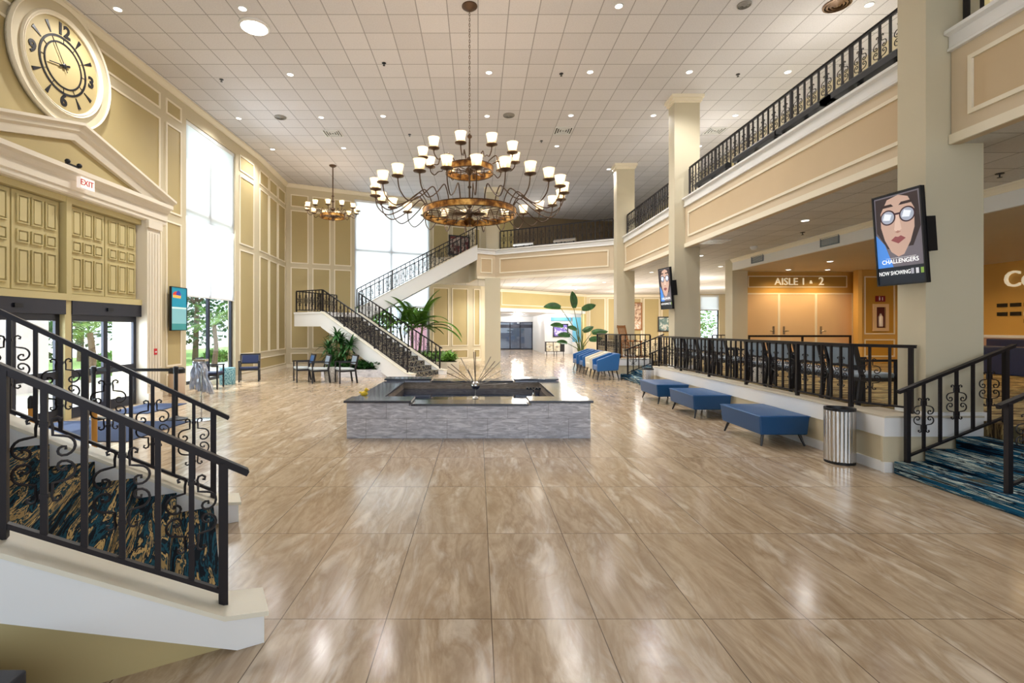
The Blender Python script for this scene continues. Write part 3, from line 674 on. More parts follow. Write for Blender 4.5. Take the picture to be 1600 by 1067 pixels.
ringm(.40, .43, .03, 48, 0, False).build('chapter_ring', BLACKW, ck); ringm(.50, .54, .03, 48, 0, False).build('chapter_ring', BLACKW, ck)
for k in range(12):
    a = 2*PI*k/12; d = (math.sin(a), math.cos(a))
    m = MB(); p = Vector((.025, d[0]*.425, d[1]*.425)); q = Vector((.025, d[0]*.50, d[1]*.50)); m.bar(p, q, .008, .01, (1, 0, 0)); m.build('chapter_tick', BLACKW, ck)
    if k % 3:
        r0, r1 = .56, .76; tn = (d[1], -d[0])
        m = MB(); m.extr([(.02, d[0]*r0-tn[0]*.006, d[1]*r0-tn[1]*.006), (.02, d[0]*r0+tn[0]*.006, d[1]*r0+tn[1]*.006), (.02, d[0]*r1+tn[0]*.035, d[1]*r1+tn[1]*.035), (.02, d[0]*r1-tn[0]*.035, d[1]*r1-tn[1]*.035)], (.012, 0, 0)); m.build('hour_mark', BLACKW, ck)
    else:
        nm = {0: '12', 3: '3', 6: '6', 9: '9'}[k]
        tx = text('numeral', nm, (XL+.055, 9.39+d[0]*.66, 6.68+d[1]*.66), (0, 1, 0), (0, 0, 1), .30, BLACKW, ck, .006, off=.012)
for ln, w_, an, nm in ((.34, .016, -102, 'minute_hand'), (.13, .03, 68, 'hour_hand'), (.40, .009, -32, 'second_hand')):
    a = math.radians(an); MB().bar((.045, -math.sin(a)*.12, -math.cos(a)*.12), (.045, math.sin(a)*ln, math.cos(a)*ln), .01, w_, (0, math.cos(a), -math.sin(a))).build(nm, BLACKW, ck)
m = MB(); m.ball((.045, 0, 0), .05, 12, (.4, 1, 1)); m.build('hub', BLACKW, ck, True)

# ------------------------------------------------------------------ ceiling fixtures
def ceil_pt(px, py, z=ZC):
    Y = (z-H)*F/(VY-py); return ((px-VX)*Y/F, Y, z)
DLT = MB().lathe([(.085, 0), (.085, -.012), (.07, -.014), (.07, -.002)], 20).mesh('trim_ring', WHITE, True)
DLB = MB().lathe([(.069, -.004), (.069, -.008)], 20).mesh('lens', LAMPW)
def downlight(px, py, z, e, label, col=(1, .98, .95), grp='recessed ceiling lights', spot=2.5):
    loc = ceil_pt(px, py, z); t = thing('recessed_light', label, 'ceiling light', loc, 0, grp)
    link('trim_ring', DLT, t); link('lens', DLB, t)
    if e: lamp('ceiling_spot', 'SPOT', (loc[0], loc[1], z-.05), e, col, (0, 0, 0), spot=spot, radius=.07)
ML = [(184, 14), (379, 13), (967, 9), (1358, 7), (453.5, 116), (764, 113), (922, 112), (1077, 112), (1231, 112), (373, 184.6), (502, 183), (598.6, 181), (761, 181), (892, 180), (1021, 180), (1149, 180), (426, 233), (537, 231), (870, 228), (1093, 228), (853.5, 264), (951, 264)]
WH = ['first row from the camera, ', 'second row, ', 'third row, ', 'fourth row, ', 'fifth row, ']
rows = {0: ML[:4], 1: ML[4:9], 2: ML[9:16], 3: ML[16:20], 4: ML[20:]}
ordn = ['leftmost', 'second from left', 'third from left', 'fourth from left', 'fifth from left', 'sixth from left', 'rightmost']
ln = ['nearest row', 'second row', 'third row', 'fourth row', 'farthest row']
for r_, lst in rows.items():
    for i, (a, b) in enumerate(lst):
        downlight(a, b, ZC, 250, 'round recessed ceiling light, %s of the %s on the high ceiling' % (ordn[i] if i < len(lst)-1 else 'rightmost', ln[r_]), grp='recessed lights in the high ceiling')
LL = [(1258, 344), (1095, 399), (1126, 416), (1106, 433), (1018, 425), (1012, 445), (944, 441), (919, 438), (900, 452), (986, 452), (800, 446)]
names = ['nearest, below the long balcony front', 'just right of the second pillar', 'third one back right of the second pillar', 'fourth one back right of the second pillar', 'behind the third pillar, nearer one', 'behind the third pillar, farther one', 'above the potted banana plant, right', 'above the potted banana plant, left', 'above the blue doorway', 'beside the third pillar far back', 'above the ochre back wall left']
for (a, b), s_ in zip(LL, names): downlight(a, b, 3.86, 85, 'round recessed light under the balcony, '+s_, grp='recessed lights under the balcony', spot=2.6)
# spots without fixtures, added under the balcony, stronger at the rear
for x, y in ((7.0, 3.0), (7.0, 6.5), (10.5, 24.5), (6.5, 23.5), (2.5, 24.5), (9.5, 17.5), (0.3, 23.8), (5, 27.5), (9, 28.5), (12.5, 28), (13, 22)): lamp('ceiling_spot', 'SPOT', (x, y, 3.8), 170 if y > 16 else 60, (1, .95, .88), spot=2.6, radius=.08)
for (a, b), s_ in zip(((1297, 408), (1293, 421), (1232, 421)), ('nearest of three', 'farther right of three', 'left of three')): downlight(a, b, 3.5, 80, 'warm recessed light over the theatre doors, '+s_, (1, .70, .36), 'warm lights over the theatre doors', 2.6)
for x, y in ((12.8, 13.2), (13.3, 10.5), (12.8, 7.5), (10.5, 9.5)): lamp('ceiling_spot', 'SPOT', (x, y, 3.45), 90, (1, .70, .36), spot=2.6, radius=.08)
for x, y in ((2.2, 24.6), (4.6, 22.6), (5.0, 26.5), (8.5, 25.5), (8.5, 29), (12.5, 26.5), (9.5, 21.5)): lamp('rear_lobby_fill', 'POINT', (x, y, 2.75), 90, (1, .97, .92), radius=.5)  # bare point fills added to brighten the rear lobby
for x, y in ((2.5, 31), (3, 35), (5.4, 31.3), (2.8, 38)): lamp('hallway_lamp', 'POINT', (x, y, 2.4), 60, (1, .97, .92), radius=.1)
for x, y in ((7.2, 6), (7.2, 10), (7.2, 15), (3, 24.5)): lamp('upper_floor_lamp', 'POINT', (x, y, 6.7), 34, (1, .93, .8), radius=.1)
sk = thing('dome_light', 'large round bright dome light on the high ceiling at upper left', 'ceiling light', ceil_pt(397.5, 40.5))
MB().lathe([(.30, 0), (.30, -.03), (.26, -.05), (.26, -.0)], 32).build('rim', WHITE, sk, True); MB().lathe([(.258, -.045), (.2, -.07), (.1, -.085), (.001, -.09)], 32).build('diffuser', LAMPW, sk, True)
p_ = ceil_pt(397.5, 40.5); lamp('dome_lamp', 'SPOT', (p_[0], p_[1], ZC-.15), 300, (1, .98, .94), spot=2.6, radius=.2)
SPK = MB().lathe([(.05, 0), (.05, -.01), (.008, -.012), (.008, -.05), (.03, -.055), (.03, -.06)], 10).mesh('fire_sprinkler', BLACKM)
for i, (a, b, s_) in enumerate(((346, 124, 'at far left'), (600, 98.6, 'left of the chandelier chain'), (640, 210, 'low left above the chandelier'), (877, 115, 'right of the chandelier chain'), (1153, 116, 'above the balcony'), (846, 220, 'right of the chandelier'))):
    tag(link('fire_sprinkler', SPK, None, ceil_pt(a, b)), 'small black sprinkler head on the high ceiling, '+s_, 'sprinkler', 'ceiling sprinklers')
for a, b, z, s_ in ((1254, 363, 3.86, 'under the balcony near the air vents'), (1562, 271, 3.86, 'at far right edge')):
    tag(link('fire_sprinkler', SPK, None, ceil_pt(a, b, z)), 'small black sprinkler head '+s_, 'sprinkler', 'ceiling sprinklers')
def rvent(px, py, r, label, mt, z=ZC):
    t = thing('round_diffuser', label, 'ceiling vent', ceil_pt(px, py, z)); m = MB()
    for k in range(4): rr = r*(1-k*.24); m.lathe([(rr, 0), (rr, -.02), (rr-.03*r/.2, -.03-.004*k), (rr-.03*r/.2, 0)], 24)
    m.build('rings', mt, t, True); MB().lathe([(r*.1, 0), (r*.1, -.04)], 12).build('center_cap', mt, t)
GV = mat('grey_vent_metal', (150, 146, 140), .5)
rvent(795, 180, .17, 'round grey ceiling speaker grille right of the chandelier chain', GV); rvent(438, 183, .17, 'round ceiling grille at left between two lights', GV)
rvent(1308, 7, .24, 'round dark bronze diffuser at the top edge above the balcony', mat('bronze_diffuser', (110, 84, 60), .4, .4)); rvent(1163, 7, .13, 'small round detector at the top edge of the ceiling', GV)
rvent(430, 276, .14, 'small round grille far left above the panelled wall', GV)
def svent(px, py, label, z=ZC, s=.28):
    t = thing('air_vent', label, 'ceiling vent', ceil_pt(px, py, z)); m = MB()
    for k in range(4):
        a = s*(1-k*.25); b = a-.03
        m.box(-a, a, -a, -b, -.02, 0); m.box(-a, a, b, a, -.02, 0); m.box(-a, -b, -b, b, -.02, 0); m.box(b, a, -b, b, -.02, 0)
    m.build('louvres', WHITE, t); MB().box(-s+.03, s-.03, -s+.03, s-.03, -.004, -.001).build('duct_shade_plate', mat('vent_shadow', (60, 60, 62), .9), t)  # dark plate behind the louvres paints in the shade of the duct
svent(520, 208, 'square ceiling air vent left of the small chandelier'); svent(880, 204, 'square ceiling air vent right of the big chandelier'); svent(1117, 204, 'square ceiling air vent just right of the second pillar')
svent(1118, 377, 'square air vent under the balcony beside the second pillar', 3.86); svent(902, 446, 'square air vent under the far balcony', 3.86)
for y, s_ in ((14.1, 'far one'), (11.2, 'nearer one')):
    t = thing('wall_vent', 'grey louvred air vent on the white soffit, '+s_, 'vent', (7.995, y, 3.68), 0, 'soffit air vents')
    m = MB(); m.box(-.02, 0, -.3, .3, -.11, -.09).box(-.02, 0, -.3, .3, .09, .11).box(-.02, 0, -.3, -.28, -.09, .09).box(-.02, 0, .28, .3, -.09, .09)
    for k in range(6): m.box(-.015, 0, -.28, .28, -.08+k*.03, -.065+k*.03)
    m.build('louvres', mat('slate_vent', (120, 130, 140), .4, .3), t)
sd_ = thing('smoke_detector', 'white box detector on the ceiling under the balcony', 'detector', ceil_pt(1178, 385, 3.86)); MB().lathe([(.09, 0), (.09, -.04), (.06, -.09), (.02, -.1)], 16).build('body', WHITE, sd_, True)

# ------------------------------------------------------------------ chandeliers
CUPM = MB().lathe([(.05, .03), (.072, .035), (.085, .12), (.098, .19), (.108, .20), (.104, .20), (.094, .19), (.080, .12), (.066, .045)], 16, cap=False).mesh('glass_shade', CUP, True)
DISH = MB().lathe([(.01, -.03), (.02, -.02), (.10, .005), (.105, .02), (.09, .025), (.03, .028)], 16).mesh('dish', BRONZE, True)
CNDL = MB().lathe([(.016, .02), (.016, .08), (.01, .09), (.022, .11), (.024, .13), (.012, .16), (.002, .175)], 10).mesh('bulb', BULB, True)
def tier(t, zr, R, Rc, zc, n, hgt, ph0, sc_, e, wob=1, ah=.34, dd=.26):
    # band
    m = MB(); seg = 64; vs = []; fs = []
    for k in range(seg):
        a = 2*PI*k/seg
        for r, z in ((R, -hgt/2), (R, hgt/2), (R-.03*sc_, hgt/2), (R-.03*sc_, -hgt/2)): vs.append((r*math.cos(a), r*math.sin(a), zr+z))
    for k in range(seg):
        j = (k+1) % seg; fs += [(k*4+i, k*4+(i+1) % 4, j*4+(i+1) % 4, j*4+i) for i in range(4)]
    m.add(vs, fs); m.build('ring_band', GOLD, t, True)
    for z in (-hgt/2, hgt/2): MB().tube([((R+.002)*math.cos(2*PI*k/48), (R+.002)*math.sin(2*PI*k/48), zr+z) for k in range(48)], .010*sc_, 5, True).build('ring_edge', BRONZE, t)
    hb = MB().lathe([(.0, -.10*sc_), (.03*sc_, -.09*sc_), (.075*sc_, -.03*sc_), (.075*sc_, .03*sc_), (.03*sc_, .08*sc_), (.02*sc_, .12*sc_)], 12, (0, 0, zr)).build('hub', BRONZE, t, True)
    sp = MB().tube([(.05*sc_, 0, 0), (R-.01, 0, 0)], .009*sc_, 5).mesh('spoke', BRONZE)
    for k in range(n):
        o = link('spoke', sp, t, (0, 0, zr-.01), 2*PI*(k+.5)/n)
    dz = zc-zr; D = Rc-R
    pts = []
    # rises off the band, arches over, sweeps down past the ring and curls up to the cup
    ctl = [(R-.02*sc_, -hgt*.3), (R-.06*sc_, hgt*.8), (R+.02*sc_, ah*.85), (R+.11*sc_, ah), (R+D*.34, ah*.45), (R+D*.56, dz-dd+.05), (R+D*.77, dz-dd), (R+D*.95, dz-dd*.6), (Rc, dz-.03)]
    def cr(p0, p1, p2, p3, t_): return .5*((2*p1)+(-p0+p2)*t_+(2*p0-5*p1+4*p2-p3)*t_*t_+(-p0+3*p1-3*p2+p3)*t_**3)
    C_ = [ctl[0]]+ctl+[ctl[-1]]
    for i in range(len(C_)-3):
        for k in range(4): pts.append((cr(*[c[0] for c in C_[i:i+4]], k/4), 0, cr(*[c[1] for c in C_[i:i+4]], k/4)))
    pts.append((Rc, 0, dz))
    am = MB().tube(pts, .011*sc_, 6).mesh('arm', BRONZE, True)
    for k in range(n):
        a = 2*PI*(k+ph0)/n
        ar = link('arm', am, t, (0, 0, zr), a)
        for nm, me in (('dish', DISH), ('glass_shade', CUPM), ('bulb', CNDL)):
            c = link(nm, me, ar, (Rc, 0, dz)); c.scale = (sc_, sc_, sc_)
        if e and (k % wob == 0): lamp('candle_lamp', 'POINT', tuple(Vector(t.location)+Vector((Rc*math.cos(a), Rc*math.sin(a), zc+.17*sc_))), e, (1, .78, .56), radius=.04)
ch = thing('big_chandelier', 'large two-tier bronze ring chandelier with glass cup lights', 'chandelier', (-.165, 9.55, 0))
tier(ch, 3.91, .90, 1.80, 4.20, 24, .12, .3, 1.0, 3.5, 1, .30, .34)
tier(ch, 4.74, .46, .90, 4.93, 10, .12, .25, 1.0, 5, 1, .2, .16)
MB().lathe([(.15, ZC), (.15, ZC-.02), (.1, ZC-.06), (.03, ZC-.09)], 20).build('ceiling_canopy', BRONZE, ch, True)
MB().tube([(0, 0, 3.75), (0, 0, 5.45)], .018, 8).build('center_rod', BRONZE, ch)
m = MB(); z = 5.45; k = 0
while z < ZC-.08:
    a = k*PI/2; m.tube([(math.cos(a)*.014*math.cos(u), math.sin(a)*.014*math.cos(u), z+.032*math.sin(u)+.03) for u in [i*PI/4 for i in range(8)]], .005, 4, True); z += .052; k += 1
m.build('chain', BRONZE, ch); m = MB()
for zz, r in ((4.95, .07), (4.15, .09), (4.05, .05), (5.4, .05), (3.72, .05), (4.42, .04)): MB().ball((0, 0, zz), r, 12, (1, 1, .8)).build('turned_boss', BRONZE, ch, True)
m = MB()
for k in range(24):
    a = 2*PI*k/24
    m.extr([(math.cos(a)*.03, math.sin(a)*.03, 3.83), (math.cos(a)*.14, math.sin(a)*.14, 3.74), (math.cos(a)*.07, math.sin(a)*.07, 3.66)], (.004, .004, 0))
m.build('leaf_finial', GOLD, ch)
c2 = thing('small_chandelier', 'smaller single-ring bronze chandelier hanging at the back left', 'chandelier', (-5.57, 18.9, 0))
tier(c2, 5.98, .47, .95, 6.19, 12, .11, .2, .95, 4.5, 1, .2, .18)
MB().lathe([(.14, ZC), (.14, ZC-.02), (.09, ZC-.06), (.03, ZC-.08)], 20).build('ceiling_canopy', BRONZE, c2, True)
MB().tube([(0, 0, 5.8), (0, 0, ZC-.05)], .022, 8).build('center_rod', BRONZE, c2); m = MB()
for zz, r in ((6.75, .05), (6.55, .06), (6.25, .09), (5.85, .06)): MB().ball((0, 0, zz), r, 12, (1, 1, .8)).build('turned_boss', BRONZE, c2, True)

# ------------------------------------------------------------------ fountain
fx0, fx1, fy0, fy1 = -2.01, 1.72, 7.54, 11.22
fo = thing('fountain', 'square grey marble fountain basin with stepped black granite rim', 'fountain', ((fx0+fx1)/2, (fy0+fy1)/2, 0))
ox, oy = fo.location.x, fo.location.y
def fb(nm, mt, *bs, bv=0):
    m = MB()
    for x0, x1, y0, y1, z0, z1 in bs: m.box(x0-ox, x1-ox, y0-oy, y1-oy, z0, z1)
    o = m.build(nm, mt, fo)
    if bv: bevel(o, bv)
    return o
wt_ = .42
fb('outer_wall', MARB, (fx0, fx1, fy0, fy0+.12, 0, .50), (fx0, fx1, fy1-.12, fy1, 0, .50), (fx0, fx0+.12, fy0+.12, fy1-.12, 0, .50), (fx1-.12, fx1, fy0+.12, fy1-.12, 0, .50))
cw_ = .95
cors = [(fx0, fx0+cw_, fy0, fy0+wt_), (fx1-cw_+.05, fx1, fy0, fy0+wt_), (fx0, fx0+cw_, fy1-wt_, fy1), (fx1-cw_+.05, fx1, fy1-wt_, fy1)]
for x0, x1, y0, y1 in cors:
    fb('corner_block', MARB, (x0, x1, y0, y1, .501, .545)); fb('corner_cap', GRAN, (x0-.04, x1+.04, y0-.04, y1+.04, .545, .582), bv=.006)
fb('rim_cap', GRAN, (fx0+cw_+.04, fx1-cw_, fy0-.04, fy0+wt_, .50, .535), bv=.006); fb('rim_cap', GRAN, (fx0+cw_+.04, fx1-cw_, fy1-wt_, fy1+.04, .50, .535), bv=.006)
fb('rim_cap', GRAN, (fx0-.04, fx0+wt_, fy0+wt_+.04, fy1-wt_-.04, .50, .535), bv=.006); fb('rim_cap', GRAN, (fx1-wt_, fx1+.04, fy0+wt_+.04, fy1-wt_-.04, .50, .535), bv=.006)
fb('inner_wall', MARBT, (fx0+.12, fx1-.12, fy0+.12, fy0+wt_-.04, 0, .50), (fx0+.12, fx1-.12, fy1-wt_+.04, fy1-.12, 0, .50), (fx0+.12, fx0+wt_-.04, fy0+wt_-.04, fy1-wt_+.04, 0, .50), (fx1-wt_+.04, fx1-.12, fy0+wt_-.04, fy1-wt_+.04, 0, .50))
tag(MB().box(fx0+wt_-.04, fx1-wt_+.04, fy0+wt_-.04, fy1-wt_+.04, .02, .36).build('pool_water', WATER), 'dark still water inside the fountain basin', 'water')
SATIN = mat('satin_nickel', (150, 140, 128), .4, .9)
sp = thing('starburst_sculpture', 'silver starburst sculpture with long spikes over the fountain water', 'sculpture', (-.05, 9.35, .36))
MB().ball((0, 0, .24), .085, 16).build('core_ball', CHROME, sp, True); MB().lathe([(.06, 0), (.05, .02), (.014, .04), (.014, .17)], 12).build('stem', CHROME, sp, True)
random.seed(3)
for az, el, L in ((0, 4, .62), (20, 18, .60), (35, 30, .58), (60, 40, .66), (75, 55, .62), (90, 68, .66), (100, 86, .66), (120, 58, .60), (135, 40, .62), (150, 24, .60), (178, 2, .66), (200, 12, .5), (300, 30, .5), (250, 40, .52), (165, 34, .64), (45, 50, .6)):
    a = math.radians(az if az <= 180 else az); e = math.radians(el); yy = random.uniform(-.35, .35)
    if az <= 180: d = Vector((math.cos(e)*(1 if az < 90 else -1)*abs(math.cos(a*1.0))**.2, yy*.6, math.sin(e))).normalized()
    else: d = Vector((math.cos(a)*math.cos(e), math.sin(a)*math.cos(e), math.sin(e)))
    MB().tube([Vector((0, 0, .24))+d*.07, Vector((0, 0, .24))+d*L], [.006, .009], 7).build('spike', SATIN, sp)
nz = thing('fountain_nozzle', 'small black fountain nozzle in the water at right', 'nozzle', (1.08, 9.6, .36))
MB().lathe([(.05, 0), (.03, .02), (.018, .1), (.03, .12), (.03, .15)], 12).build('body', CHROME, nz, True); m = MB()
for k in range(5): m.box(-.14+k*.06, -.10+k*.06, -.02, .02, .14, .175)
m.box(-.14, .14, -.012, .012, .13, .15); m.build('spray_head', BLACKM, nz)
YEL = mat('bright_yellow_plastic', (240, 206, 60), .4)
dk = thing('rubber_duck', 'small bright yellow duck figure on the left rim of the fountain', 'figurine', (-1.93, 8.35, .535), .5); dk.scale = (.72, .72, .72)
m = MB(); m.ball((0, 0, .06), .075, 14, (1.2, .85, .8)); m.ball((.05, 0, .145), .048, 14); m.ball((-.09, 0, .095), .03, 10, (1.2, .8, .8)); m.build('body', YEL, dk, True)
MB().ball((.105, 0, .14), .018, 8, (1.4, 1, .5)).build('beak', mat('orange_beak', (226, 130, 40), .4), dk, True)

# ------------------------------------------------------------------ benches, bins, chairs
def bench(loc, label, w_=.72, L=1.15):
    t = thing('bench', label, 'bench', loc, 0, 'blue benches along the curb wall'); z0, z1 = .165, .44; i = .025
    a = [(i, i*.6, z0), (w_-i, i*.6, z0), (w_-i, L-i*.6, z0), (i, L-i*.6, z0), (0, 0, z1), (w_, 0, z1), (w_, L, z1), (0, L, z1)]
    m = MB().hexa(a); o = m.build('cushion', BLUE, t); bevel(o, .02, 3)
    for x, y, dx, dy in ((.1, .1, -.05, -.05), (w_-.1, .1, .05, -.05), (.1, L-.1, -.05, .05), (w_-.1, L-.1, .05, .05)):
        m = MB(); m.tube([(x, y, z0+.01), (x+dx, y+dy, 0)], [.024, .014], 8); m.build('leg', BLACKW, t)
    m = MB(); m.tube([(0, 0, z1-.012), (w_, 0, z1-.012), (w_, L, z1-.012), (0, L, z1-.012)], .006, 5, True); m.box(w_*.0+.02, w_*.02+.006, L/2-.002, L/2+.002, z0+.02, z1); m.build('piping', BLUE2, t)
bench((4.0, 7.0, 0), 'blue leather bench nearest the camera, next to the steel bin')
bench((4.0, 9.17, 0), 'blue leather bench in the middle of the three')
bench((3.95, 10.9, 0), 'blue leather bench farthest from the camera of the three')
def ribbed(name, loc, r, h, label):
    t = thing(name, label, 'bin', loc, 0, 'steel bins'); m = MB(); n = 64; vs = []; fs = []
    for z in (.03, h-.03):
        for k in range(n): rr = r*(1+.02*math.cos(k*PI)); vs.append((rr*math.cos(2*PI*k/n), rr*math.sin(2*PI*k/n), z))
    for k in range(n): fs.append((k, (k+1) % n, n+(k+1) % n, n+k))
    m.add(vs, fs); m.build('body', CHROME, t, True)
    MB().lathe([(r*1.01, 0), (r*1.02, .03), (r*.99, .035)], 32).build('base_ring', BLACKM, t, True)
    m = MB().lathe([(r*.99, h-.035), (r*1.03, h-.03), (r*1.03, h), (r*.9, h), (r*.86, h-.02), (r*.86, h-.2), (.01, h-.2)], 32, cap=False); m.build('rim', BLACKM, t, True)
ribbed('trash_bin', (4.55, 6.2, 0), .165, .69, 'tall ribbed polished steel bin against the curb at right')
ribbed('trash_bin', (4.52, 13.1, 0), .14, .62, 'small steel bin by the second steps behind the benches')

def armchair(loc, rz, seat, back, label, grp=None, hb=.86, w_=.6):
    t = thing('arm_chair', label, 'chair', loc, rz, grp); h = w_/2
    for s in (-1, 1):
        x = s*(h-.02)
        MB().bar((x, -.26, 0), (x, -.26, .64), .036, .045).build('leg', BLACKW, t)
        m = MB(); m.bar((x, .27, 0), (x, .21, .44), .036, .05, (0, 1, 0)); m.bar((x, .21, .43), (x, .31, hb), .036, .05, (0, 1, 0)); m.build('leg', BLACKW, t)
        m = MB(); m.bar((x, -.29, .645), (x, .26, .64), .05, .03); m.build('armrest', BLACKW, t)
    m = MB()
    for y in (-.24, .21): m.bar((-h+.02, y, .38), (h-.02, y, .38), .03, .05)
    for s in (-1, 1): m.bar((s*(h-.02), -.24, .38), (s*(h-.02), .21, .38), .03, .05)
    m.bar((-h+.02, .30, hb-.02), (h-.02, .30, hb-.02), .035, .05); m.bar((-h+.02, .235, .56), (h-.02, .235, .56), .03, .035); m.build('frame', BLACKW, t)
    o = MB().hexa([(-h+.03, -.27, .40), (h-.03, -.27, .40), (h-.03, .2, .40), (-h+.03, .2, .40), (-h+.03, -.27, .47), (h-.03, -.27, .47), (h-.03, .2, .455), (-h+.03, .2, .455)]).build('seat', seat, t); bevel(o, .02, 3)
    o = MB().hexa([(-h+.05, .215, .57), (h-.05, .215, .57), (h-.05, .25, .57), (-h+.05, .25, .57), (-h+.05, .275, hb-.04), (h-.05, .275, hb-.04), (h-.05, .315, hb-.04), (-h+.05, .315, hb-.04)]).build('backrest', back, t); bevel(o, .012, 2)
    return t
W1 = 'waiting chairs left of the grand stair'
armchair((-5.55, 15.7, 0), -1.05, PALEV, BLUE2, 'black-framed armchair with blue back, left of the three near the stair', W1)
armchair((-4.95, 15.35, 0), -1.05, PALEV, GREYV, 'black-framed armchair with pale back, middle of the three near the stair', W1)
armchair((-4.1, 15.3, 0), -1.05, PALEV, GREYV, 'black-framed armchair with pale back, right of the marble drum table', W1)
armchair((-7.3, 15.75, 0), .35, NAVY, NAVY, 'black-framed navy armchair facing the camera beside the left window', W1)
armchair((-7.55, 13.9, 0), PI/2+.2, NAVY, NAVY, 'navy armchair half hidden behind the umbrella bag stand', W1)
def drum(name, loc, r, h, mt, label):
    o = MB().lathe([(r*.97, 0), (r, .015), (r, h-.02), (r*.98, h)], 32).build(name, mt, None, True); o.location = loc; tag(o, label, 'table')
MOS = mat('blue_mosaic_tile', (120, 176, 190), .3); t_ = NT(MOS); vo = t_.n('ShaderNodeTexVoronoi'); vo.inputs['Scale'].default_value = 30; t_.l(t_.coord(), vo.inputs['Vector']); t_.base(t_.ramp(vo.outputs['Distance'], [(.2, (190, 220, 222)), (.5, (110, 170, 186)), (.8, (70, 120, 140))]))
SMOS = mat('pearl_mosaic', (210, 208, 204), .3); t_ = NT(SMOS); vo = t_.n('ShaderNodeTexVoronoi'); vo.inputs['Scale'].default_value = 34; t_.l(t_.coord(), vo.inputs['Vector']); t_.base(t_.ramp(vo.outputs['Distance'], [(.2, (232, 230, 226)), (.6, (180, 176, 170))]))
drum('drum_table', (-7.55, 14.85, 0), .22, .50, MOS, 'blue mosaic drum side table by the left window')
drum('drum_table', (-4.62, 15.55, 0), .21, .46, SMOS, 'pale pearl mosaic drum table between the waiting chairs')
drum('drum_table', (5.75, 9.9, .6), .2, .50, SMOS, 'white mosaic drum table among the chairs on the platform')
PC = 'chairs on the raised platform behind the railing'
pl = ['nearest the big pillar', 'second from the big pillar', 'third from the big pillar', 'fourth from big pillar, by drum table', 'first one past the drum table', 'second one past the drum table', 'third one past the drum table', 'farthest one along the railing']
for i, y in enumerate((7.03, 7.75, 8.48, 9.22, 10.6, 11.3, 12.0, 12.7)):
    armchair((5.46, y, .60), PI/2, GREYV, GREYV, 'grey-blue platform chair backing on the railing, '+pl[i], PC, hb=.86, w_=.62)

def barrel(loc, rz, mt, label, s=1.08):
    t = thing('tub_chair', label, 'chair', loc, rz, 'tub chairs in a row'); t.scale = (s, s, s); w_ = .33; th = .07
    # front is -y
    m = MB()
    for sx in (-1, 1):
        x0 = sx*w_-(th if sx > 0 else 0)
        m.extr([(x0, -.33, .26), (x0, .30, .30), (x0, .36, .80), (x0, .18, .80), (x0, -.34, .60)], (th, 0, 0))
    m.extr([(-w_+th, .24, .28), (-w_+th, .30, .30), (-w_+th, .36, .80), (-w_+th, .27, .80)], (2*w_-2*th, 0, 0)); o = m.build('shell', mt, t); bevel(o, .02, 2)
    o = MB().box(-w_+th+.002, w_-th-.002, -.33, .24, .28, .44).build('seat', mt, t); bevel(o, .03, 3)
    for x, y in ((-.26, -.26), (.26, -.26), (-.26, .26), (.26, .26)): MB().tube([(x, y, .28), (x*1.15, y*1.25, 0)], [.022, .012], 8).build('leg', BLACKW, t)
for i, (x, y, mt, s_) in enumerate(((4.22, 16.3, BLUE2, 'blue tub chair nearest the camera in the row by the low wall'), (4.22, 17.4, IVORY, 'ivory tub chair second in the row'), (4.22, 18.5, BLUE2, 'blue tub chair third in the row, behind the ivory one'), (4.22, 19.7, BLUE2, 'blue tub chair farthest in the row'))):
    barrel((x, y, 0), -PI/2, mt, s_)

# rocking chair on the platform
rk = thing('rocking_chair', 'honey wooden rocking chair behind the far platform railing', 'chair', (5.5, 17.7, .6), .7)
m = MB()
for s in (-.26, .26):
    m.tube([(s, -.45, .10), (s, -.2, .03), (s, .1, .02), (s, .45, .12)], .022, 6)
    m.tube([(s, -.24, .04), (s, -.24, .62)], .022, 6); m.tube([(s, .2, .04), (s*.95, .24, .42), (s*.9, .42, 1.2)], .022, 6); m.tube([(s, -.28, .62), (s, .26, .64)], .025, 6)
m.build('frame', WOODM, rk, True)
o = MB().box(-.27, .27, -.26, .24, .38, .42).build('seat', WOODM, rk); m = MB()
for k in range(5): x = -.18+k*.09; m.bar((x, .24, .44), (x*.95, .41, 1.12), .05, .012, (0, 1, 0))
m.bar((-.25, .42, 1.14), (.25, .42, 1.14), .03, .1); m.build('back_slats', WOODM, rk)

# stanchions, umbrella bag stand, mats, bins at the entrance
def stanchion(loc, label):
    t = thing('stanchion', label, 'stanchion', loc, 0, 'black belt stanchions')
    MB().lathe([(.19, 0), (.19, .02), (.06, .05), (.035, .08)], 24).build('base', BLACKM, t, True); MB().lathe([(.035, .05), (.035, .86)], 16).build('post', BLACKM, t, True); MB().lathe([(.045, .86), (.045, .97), (.03, .985)], 16).build('belt_head', BLACKM, t, True)
stanchion((-5.58, 9.1, 0), 'black belt post right of the entrance mat'); stanchion((-7.1, 9.1, 0), 'black belt post close to the entrance doors')
tag(MB().box(-7.06, -5.62, 9.097, 9.103, .89, .945).build('retractable_belt', BLACKM), 'black retractable belt stretched between the two entrance posts', 'belt')
ub_ = thing('umbrella_bag_stand', 'chrome umbrella bag stand holding shiny silver bags near entrance', 'stand', (-5.08, 9.05, 0))
MB().lathe([(.21, 0), (.21, .012), (.03, .03)], 28).build('base', CHROME, ub_, True); MB().tube([(0, 0, .02), (0, 0, 1.12)], .012, 8).build('pole', CHROME, ub_); MB().box(-.12, .10, -.06, .06, 1.08, 1.12).build('top_bracket', CHROME, ub_)
FOIL = mat('silver_plastic_film', (206, 214, 230), .18, .5)
